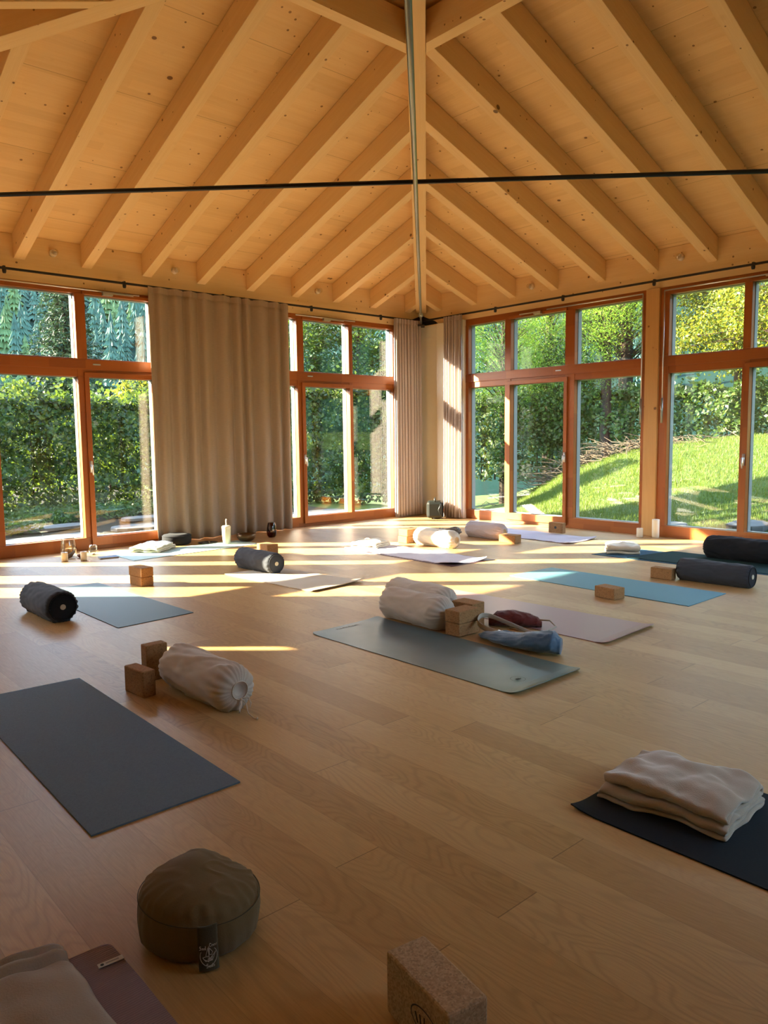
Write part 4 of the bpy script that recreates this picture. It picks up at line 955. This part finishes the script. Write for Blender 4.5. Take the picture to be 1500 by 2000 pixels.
def ground(name, x0, x1, y0, y1, nx, ny, mat, fn, lab):
    X, Y = np.meshgrid(np.linspace(x0, x1, nx), np.linspace(y0, y1, ny)); Z = np.vectorize(fn)(X, Y)
    V = np.stack([X.ravel(), Y.ravel(), Z.ravel()], 1); i = np.arange(ny-1)[:, None]*nx+np.arange(nx-1)[None, :]; i = i.ravel()
    o = np_mesh(name, V, np.stack([i, i+1, i+1+nx, i+nx], 1), mat); o.data.polygons.foreach_set('use_smooth', [True]*len(o.data.polygons)); return tag(o, lab, None, kind='structure')
ground('lawn', 9.25, 34, -14, 30, 90, 150, GRASSG, gh, 'sunlit lawn bank rising beyond the right windows')
SOIL = plain('soil', (.036, .03, .02), .95, .1, .5, 2, .6, 20)
ground('garden_ground', -14, 9.25, 9.32, 26, 60, 50, SOIL, lambda x, y: -.10+.03*nz(x, y), 'garden ground beyond the left windows')
g = G().box(-15, 9.25, -14, Y0-.32, -.3, -.12); tag(g.obj('garden_ground', SOIL), 'garden ground behind the near wall', None, kind='structure')
g = G().box(-15, X0-.32, Y0-.32, 9.32, -.3, -.12); tag(g.obj('garden_ground', SOIL), 'garden ground behind the near left wall', None, kind='structure')

def quads(P, Nrm, size, asp=1.0, jitter=.5, bend=.0):
    """leaf quads: P centres, random orientation biased to normal"""
    n = len(P); N_ = Nrm+np.random.normal(0, jitter, (n, 3)); N_ /= np.linalg.norm(N_, axis=1)[:, None]+1e-9
    A = np.cross(N_, np.random.normal(0, 1, (n, 3))); A /= np.linalg.norm(A, axis=1)[:, None]+1e-9; B = np.cross(N_, A)
    s = size*np.random.uniform(.6, 1.3, n)[:, None]
    V = np.stack([P-A*s, P-B*s*.5*asp, P+A*s, P+B*s*.5*asp], 1).reshape(-1, 3)
    return V, np.arange(n*4).reshape(-1, 4)
def leaf_mesh(name, P, Nrm, size, mat, asp=1.0, jitter=.5, parent=None, loc=(0, 0, 0)):
    V, Q = quads(P, Nrm, size, asp, jitter); return np_mesh(name, V, Q, mat, parent, loc)
rn = np.random
# hedge: clumped leaves around a rough box, three lengths
def hedge(lab, p0, p1, h, depth, n, mat=BEECH, size=.05, top=.35):
    p0, p1 = np.array(p0, float), np.array(p1, float); d = p1-p0; L = np.linalg.norm(d); d /= L; nn = np.array([-d[1], d[0]])
    t = thing('hedge', lab, 'hedge', (p0[0], p0[1], -.1)); s = rn.uniform(0, L, n); k = rn.uniform(0, 1, n)
    bumps = lambda s_, z_: np.array([nz(a*1.1, b*1.3, 3)+.5*nz(a*3.2, b*3.2, 7) for a, b in zip(s_, z_)])
    z = rn.uniform(0, 1, n)**.85*h; bb = bumps(s, z)
    side = np.where(rn.uniform(0, 1, n) < .7, -1, 1); off = side*(depth/2+.55*bb-.30*rn.uniform(0, 1, n)**2)
    topz = h+np.array([.32*nz(a*1.7, 5)+.25*nz(a*5, 9) for a in s]); 
    onto = rn.uniform(0, 1, n) < .22; z = np.where(onto, topz-.25*rn.uniform(0, 1, n)**2, np.minimum(z, topz)); off = np.where(onto, rn.uniform(-depth/2, depth/2, n), off)
    shoots = rn.uniform(0, 1, n) < .06; z = np.where(shoots & onto, topz+rn.uniform(0, top, n), z)
    P = np.stack([d[0]*s+nn[0]*off, d[1]*s+nn[1]*off, z], 1); Nn = np.stack([nn[0]*side, nn[1]*side, np.full(n, .6)], 1)
    leaf_mesh('foliage', P, Nn, size, mat, 1.3, .7, t)
    g = G()
    for i in range(int(L*2.0)):
        a = (i+.5)/2.0; x, y = d[0]*a, d[1]*a
        g.tube([(x, y, 0), (x+.1*nz(i, 1), y+.1*nz(i, 2), h*.4), (x+.3*nz(i, 3), y+.3*nz(i, 4), h*.9)], [.03, .02, .01], 5)
    for i in range(int(L*9)):
        a = rn.uniform(0, L); x, y = d[0]*a-nn[0]*depth*.25, d[1]*a-nn[1]*depth*.25; z0 = rn.uniform(.2, h*.8)
        g.tube([(x, y, z0), (x-nn[0]*.25+rn.uniform(-.2, .2), y-nn[1]*.25, z0+rn.uniform(.1, .5))], [.008, .004], 4)
    g.obj('branches', BARK, t)
    return t
hedge('tall beech hedge beyond the leftmost windows, sun on its top', (-1.0, 15.8), (8.0, 15.4), 2.25, 1.3, 42000)
hedge('beech hedge added out of view to the left of the room to darken pane reflections', (-12, 15.9), (-1.6, 15.8), 2.6, 1.3, 6000, size=.09)  # unseen length, added to keep bright sky out of the right panes
hedge('beech hedge added behind the near wall of the room to block reflected sky', (-6, -6.5), (12, -6.5), 3.2, 1.3, 12000, size=.12)  # unseen, added to hide the sky mirrored in the left panes
hedge('tall beech hedge beyond the windows between the two left curtains', (8.2, 14.6), (12.6, 11.9), 2.5, 1.2, 26000)
# ground cover herbs and paving
def scatter(name, lab, pts, size, mat, hgt=.12, asp=1.0, cat='plants'):
    P = np.array(pts); Z = np.array([gh(a, b) if a > 9.25 else -.10 for a, b in P]); P3 = np.column_stack([P, Z+rn.uniform(.01, hgt, len(P))])
    o = leaf_mesh(name, P3, np.tile([0, 0, 1.0], (len(P), 1)), size, mat, asp, .6); return tag(o, lab, cat, kind='stuff')
pts = []
while len(pts) < 16000:
    x, y = rn.uniform(0, 9), rn.uniform(11.2, 15.4)
    if nz(x*.8, y*1.2, 5)+.25*(y-13.3) > -.05: pts.append((x, y))
scatter('ground_cover', 'low leafy ground cover at the foot of the hedge', pts, .045, HERB, .22)
STONE = plain('garden_stone', (.10, .10, .097), .85, .3, .3, 5, .3, 25)
for i, (x, y, a, b, r) in enumerate([(3.6, 11.0, 1.3, .55, 3), (5.3, 11.4, 1.4, .6, -6), (4.0, 12.4, 1.2, .5, 8), (2.2, 12.2, 1.0, .5, 0), (6.8, 11.3, 1.3, .6, 0), (5.9, 12.7, 1.2, .45, -4), (8.3, 10.9, 1.3, 1.0, 5), (7.2, 10.3, 1.2, .8, 0), (5.6, 10.3, 1.3, .8, 0), (4.0, 10.1, 1.3, .8, 2)]):
    g = G(); n = 14; rr = [1+.08*nz(i*3+k*.9, 2) for k in range(n)]
    c = [(a/2*rr[k]*np.sign(math.cos(t))*abs(math.cos(t))**.6, b/2*rr[k]*np.sign(math.sin(t))*abs(math.sin(t))**.6) for k, t in enumerate([2*math.pi*k/n for k in range(n)])]
    g.hexa([(p[0], p[1], 0) for p in c], [(p[0], p[1], .055) for p in c]); o = g.obj('paving_slab', STONE, loc=(x, y, -.085), rz=R_(r), bevel=.01)
    tag(o, 'grey garden paving slab among low plants outside the left windows', 'paving slab', 'paving slabs outside the left windows')
for i, (x, y, z, a, b, r, lab) in enumerate([(10.55, 4.35, .0, .9, .5, 12, 'lowest grey stone step at the lower right outside the right windows'), (10.9, 3.6, .17, 1.0, .55, 4, 'middle grey stone step at the lower right outside the right windows'), (11.4, 3.1, .36, 1.1, .6, -8, 'upper grey stone step at the lower right outside the right windows'), (10.3, 5.3, -.06, .6, .4, 20, 'small flat stone in the grass below the steps outside')]):
    g = G(); n = 12; rr = [1+.12*nz(i*5+k*1.1, 8) for k in range(n)]
    c = [(a/2*rr[k]*math.cos(t), b/2*rr[k]*math.sin(t)) for k, t in enumerate([2*math.pi*k/n for k in range(n)])]
    g.hexa([(p[0], p[1], 0) for p in c], [(p[0], p[1], .09) for p in c]); tag(g.obj('stone_step', STONE, loc=(x, y, z), rz=R_(r), bevel=.012), lab, 'step')
# grass blades on the bank
n = 85000; x = 9.5+rn.uniform(0, 1, n)**.9*7.8; y = rn.uniform(.22, 1.02, n)*x*.78; z = np.array([gh(a, b) for a, b in zip(x, y)])
ang = rn.uniform(0, 2*np.pi, n); hgt = rn.uniform(.03, .085, n); w = .006; dx, dy = np.cos(ang)*w, np.sin(ang)*w; lx, ly = rn.normal(0, .025, n), rn.normal(0, .025, n)
V = np.stack([np.column_stack([x-dx, y-dy, z-.01]), np.column_stack([x+dx, y+dy, z-.01]), np.column_stack([x+lx, y+ly, z+hgt])], 1).reshape(-1, 3)
GRASS = leafm('grass_blades', [(0.0363, 0.0725, 0.0073), (0.0725, 0.1234, 0.0105), (0.1234, 0.1524, 0.0217)], .5)
tag(np_mesh('grass', V, np.arange(n*3).reshape(-1, 3), GRASS), 'short sunlit grass on the lawn bank', 'grass', kind='stuff')

def tree(name, lab, base, h, blobs, nleaf, size, mat, tr=.15, bark=BARK, asp=1.0, clump=.35, droop=0, nbr=26, cat='tree', lean=(0, 0), group=None):
    """blobs: (dx,dy,z,rx,ry,rz) crown volumes; leaves gather in clumps on twigs that start at the trunk"""
    t = thing(name, lab, cat, base, group=group); g = G()
    tp = [(lean[0]*k*k, lean[1]*k*k, h*.92*k) for k in (0, .25, .5, .75, 1)]
    g.tube([(0, 0, -.3)]+tp[1:], [tr, tr*.85, tr*.6, tr*.35, tr*.12], 9); 
    Ps = []; Ns = []; tot = sum(b[3]*b[4]*b[5] for b in blobs)
    for b in blobs:
        nc = max(4, int(nbr*4*b[3]*b[4]*b[5]/tot)); c = rn.normal(0, 1, (nc, 3)); c /= np.linalg.norm(c, axis=1)[:, None]; c *= (rn.uniform(.15, 1, nc)**.45)[:, None]
        c = c*np.array(b[3:6])+np.array(b[:3])
        for q in c:
            zt = max(.3, min(q[2]*.8, h*.9)); f = zt/(h*.92); s = Vector((lean[0]*f*f, lean[1]*f*f, zt)); e = Vector(q); m_ = s.lerp(e, .5)+Vector((0, 0, .12*(e-s).length))
            if rn.uniform() < .8: g.tube([tuple(s), tuple(m_), tuple(e)], [tr*.14, tr*.09, .006], 4, False)
            k = int(nleaf*b[3]*b[4]*b[5]/tot/nc); d = rn.normal(0, clump, (k, 3)); d[:, 2] *= .55 if not droop else 1.0
            if droop: d[:, 2] = -np.abs(d[:, 2])*droop; d[:, :2] *= .6
            Ps.append(q+d); Ns.append(d/(np.linalg.norm(d, axis=1)[:, None]+.01)+np.array([0, 0, .6 if not droop else 0]))
    g.obj('trunk', bark, t)
    leaf_mesh('foliage', np.vstack(Ps), np.vstack(Ns), size, mat, asp, .6, t)
    return t
def spruce(name, lab, base, h, r, nw, nleaf, mat=SPRN, size=.07, group=None):
    t = thing(name, lab, 'tree', base, group=group); g = G(); g.tube([(0, 0, -.3), (0, 0, h*.5), (0, 0, h)], [h*.018, h*.011, .01], 8); P = []; N_ = []
    for i in range(nw):
        f = i/nw; z = h*(.06+.93*f); R2 = r*(1-f)**.8+.08; nb = max(5, int(12*(1-f)+5))
        for k in range(nb):
            a = 2*math.pi*(k+rn.uniform(-.3, .3))/nb+i*.7; L = R2*rn.uniform(.75, 1.1); d = np.array([math.cos(a), math.sin(a), 0])
            g.tube([(0, 0, z), tuple(d*L*.5+[0, 0, z-.08*L]), tuple(d*L+[0, 0, z-.10*L])], [.02, .012, .004], 4, False)
            m_ = max(8, int(nleaf/(nw*14)*L/r*2)); s = rn.uniform(.15, 1, m_); wv = np.array([-d[1], d[0], 0])
            p = d*(s*L)[:, None]+np.array([0, 0, 1.0])*(z-.12*L*s+rn.normal(0, .04, m_)-.10*rn.uniform(0, 1, m_))[:, None]+wv*(rn.normal(0, .16*L**.5, m_)*(1.1-s))[:, None]
            P.append(p); N_.append(np.tile([d[0]*.3, d[1]*.3, 1], (m_, 1)))
    g.obj('trunk', BARKD, t); leaf_mesh('foliage', np.vstack(P), np.vstack(N_), size, mat, .5, .5, t); return t
# left garden trees beyond the hedge
spruce('spruce_tree', 'dark spruce rising behind the hedge in the leftmost upper pane', (9.2, 26.0, -.3), 8.5, 2.1, 34, 40000, size=.09)
tree('birch_tree', 'leafy light green tree above the hedge in the upper panes beside the far corner', (13.8, 16.4, -.2), 7.0, [(0, 0, 4.4, 1.9, 1.9, 2.6), (-1.2, .8, 3.0, 1.2, 1.2, 1.5)], 24000, .055, MIDG, .10, droop=1.2)
tree('garden_tree', 'dark leafy tree behind the hedge right of the broad curtain', (11.8, 18.8, -.2), 6.5, [(0, 0, 3.8, 1.9, 1.8, 2.3)], 16000, .06, BEECH, .12)
tree('young_tree', 'thin young tree with yellow leaves above the hedge left of the broad curtain', (7.8, 17.4, -.2), 3.3, [(0, 0, 2.6, .5, .5, .7)], 1600, .05, MAPLE, .03, nbr=9, clump=.18)
tree('larch_tree', 'bright larch beyond the corner pane left of the mauve curtains', (15.6, 15.2, -.2), 8, [(0, 0, 4.6, 1.5, 1.5, 3.0)], 20000, .05, LARCHL, .12, asp=.35, droop=1.5)
# right garden trees
tree('larch_tree', 'feathery bright green larch right of the far corner curtains', (18.54, 15.13, gh(18.54, 15.13)), 9.76, [(0.00, 0.00, 5.86, 2.07, 2.07, 2.68), (-0.98, -1.22, 4.76, 1.22, 1.46, 1.34)], 34000, .045, LARCHL, .14, BARKD, .35, .32, 1.4, 34)
tree('larch_tree', 'larch with hanging bright branches in the middle of the right window bay', (18.79, 11.71, gh(18.79, 11.71)), 9.76, [(0.00, 0.00, 5.61, 1.71, 1.83, 2.44), (-0.61, 0.37, 3.17, 0.85, 0.85, 1.46)], 30000, .045, LARCHL, .17, BARKD, .35, .30, 1.6, 34)
tree('dark_conifer', 'dark trunked conifer behind the larches beyond the right windows', (21.72, 15.74, gh(21.72, 15.74)), 10.98, [(0.00, 0.00, 5.49, 2.32, 2.32, 4.39)], 22000, .06, SPRN, .24, BARKD, .45, .4, 1.2, 40)
tree('dark_conifer', 'dark conifer with a thick trunk behind the brush pile', (21.47, 12.69, gh(21.47, 12.69)), 10.98, [(0.00, 0.00, 6.34, 2.20, 2.20, 3.66)], 18000, .06, SPRN, .26, BARKD, .45, .4, 1.2, 40)
tree('leafy_tree', 'mid green leafy tree between the larches low behind the glass door', (19.28, 13.42, gh(19.28, 13.42)), 4.88, [(0.00, 0.00, 2.32, 1.22, 1.22, 1.83)], 9000, .055, MIDG, .06)
tree('maple_tree', 'yellow green maple reaching over the lawn right of the timber post', (18.30, 6.10, gh(18.30, 6.10)), 7.56, [(-0.49, 0.73, 3.54, 1.71, 1.83, 1.83), (0.24, -0.98, 4.15, 1.71, 1.71, 1.71), (0.24, 2.32, 2.32, 1.10, 0.98, 0.85)], 30000, .045, MAPLE, .11, BARK, 1.0, .22, 0, 60)
tree('maple_tree', 'yellow leaved maple farther back above the right window bay', (21.47, 9.27, gh(21.47, 9.27)), 8.54, [(0.00, 0.00, 4.39, 2.32, 2.32, 2.44)], 20000, .05, MAPLE, .12, BARK, 1.0, .25, 0, 50)
tree('leafy_tree', 'mid green leafy tree at the right end of the lawn crest', (20.74, 4.39, gh(20.74, 4.39)), 7.32, [(0.00, 0.00, 3.17, 2.07, 2.07, 2.68)], 14000, .06, MIDG, .10)
hedge('dark shrub belt behind the lawn crest beyond the right windows', (18.4, 19.0), (21.0, 3.0), 2.6, 1.8, 36000, MIDG, .062)
bpts = G(); t = thing('brush_pile', 'pale brown pile of dry branches at the top of the lawn', 'brush pile', (17.1, 10.9, gh(17.1, 10.9)))
for i in range(420):
    a = rn.uniform(0, 2*np.pi); r = rn.uniform(0, 1); cx, cy = rn.normal(0, .35), rn.normal(0, 1.1); L = rn.uniform(.4, 1.1); z = max(0, .38-.2*abs(cy)-.3*abs(cx))*rn.uniform(.2, 1.1)
    cy *= 1.4; zz = gh(17.1+cx, 10.9+cy)-gh(17.1, 10.9)
    bpts.tube([(cx, cy, zz+z), (cx+math.cos(a)*L*.5, cy+math.sin(a)*L*.5, zz+z+rn.uniform(-.05, .15)), (cx+math.cos(a)*L, cy+math.sin(a)*L, zz+z+rn.uniform(-.1, .25))], [.010, .008, .004], 4, False)
tag(bpts.obj('branches', TWIG, t), None)
# far wooded hillsides
def hill_h(x, y):
    d = math.hypot(x, y); an = math.degrees(math.atan2(y, x)); an = an if an > -100 else an+360
    k = .46 if an < 100 else max(.24, .46-(an-100)*.02)  # unseen part past the view: screens mirrored sky, kept low to clear the sun
    return -14+max(0, d-95)*k+6*nz(x*.012, y*.012, 1)+3*nz(x*.04, y*.04)
HILL = plain('hazed_hill_ground', (.008, .025, .02), .95, .05, .4, .05)  # aerial haze put into the blue-green ground colour
A_ = np.linspace(R_(-80), R_(235), 90); D_ = np.linspace(60, 420, 36); Vh = []
for d in D_:
    for a in A_: Vh.append((d*math.cos(a), d*math.sin(a), hill_h(d*math.cos(a), d*math.sin(a))))
i = (np.arange(35)[:, None]*90+np.arange(89)[None, :]).ravel()
tag(np_mesh('hillside', np.array(Vh), np.stack([i, i+1, i+91, i+90], 1), HILL), 'wooded mountainside closing the view', None, kind='structure')
def far_tree(h, r, tiers, mat, seed, name='hill_spruce'):
    rs = random.Random(seed); g = G(); g.tube([(0, 0, -1), (0, 0, h*.4)], .25, 5)
    root = thing(name, None, 'tree'); g.obj('trunk', BARKD, root); g = G()
    for k in range(tiers):
        f = k/tiers; z0 = h*(.08+.9*f); rr = r*(1-f)**.9+.15; n = 13; top = len(g.v); g.v.append((0, 0, z0+h*.17))
        for i in range(n*2):
            a = math.pi*i/n+k; q = rr*(1.15 if i % 2 else .62)*rs.uniform(.8, 1.15); g.v.append((q*math.cos(a), q*math.sin(a), z0-(h*.05 if i % 2 else 0)+rs.uniform(-.3, .3)))
        for i in range(n*2): g.f.append((top, top+1+i, top+1+(i+1) % (2*n)))
    g.obj('foliage', mat, root); return root
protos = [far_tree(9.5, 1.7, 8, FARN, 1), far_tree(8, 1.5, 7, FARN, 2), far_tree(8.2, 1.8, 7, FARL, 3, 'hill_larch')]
rs = random.Random(11); used = set(); k = 0; cells = []
for i in range(12):
    for k in range(19 if i < 11 else 8): cells.append((63.2+k*.92+(.46 if i % 2 else 0)+rs.uniform(-.25, .25), 142+i*10.5+rs.uniform(-3.5, 3.5)))
for a in [20+i*2.6 for i in range(17)]:
    for d in (150, 172, 196, 222): cells.append((a+rs.uniform(-.8, .8), d+rs.uniform(-8, 8)))
cells = cells[:299]
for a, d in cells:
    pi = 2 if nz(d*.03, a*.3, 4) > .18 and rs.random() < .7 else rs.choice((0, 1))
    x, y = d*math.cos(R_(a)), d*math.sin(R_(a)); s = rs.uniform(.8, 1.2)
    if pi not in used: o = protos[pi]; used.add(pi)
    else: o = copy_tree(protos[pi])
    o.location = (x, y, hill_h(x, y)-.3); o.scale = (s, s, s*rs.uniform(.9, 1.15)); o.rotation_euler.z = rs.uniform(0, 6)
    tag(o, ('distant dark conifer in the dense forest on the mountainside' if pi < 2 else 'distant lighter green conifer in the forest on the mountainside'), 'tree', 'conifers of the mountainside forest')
for pi in range(3):
    if pi not in used:
        for c in list(protos[pi].children): bpy.data.objects.remove(c)
        bpy.data.objects.remove(protos[pi])
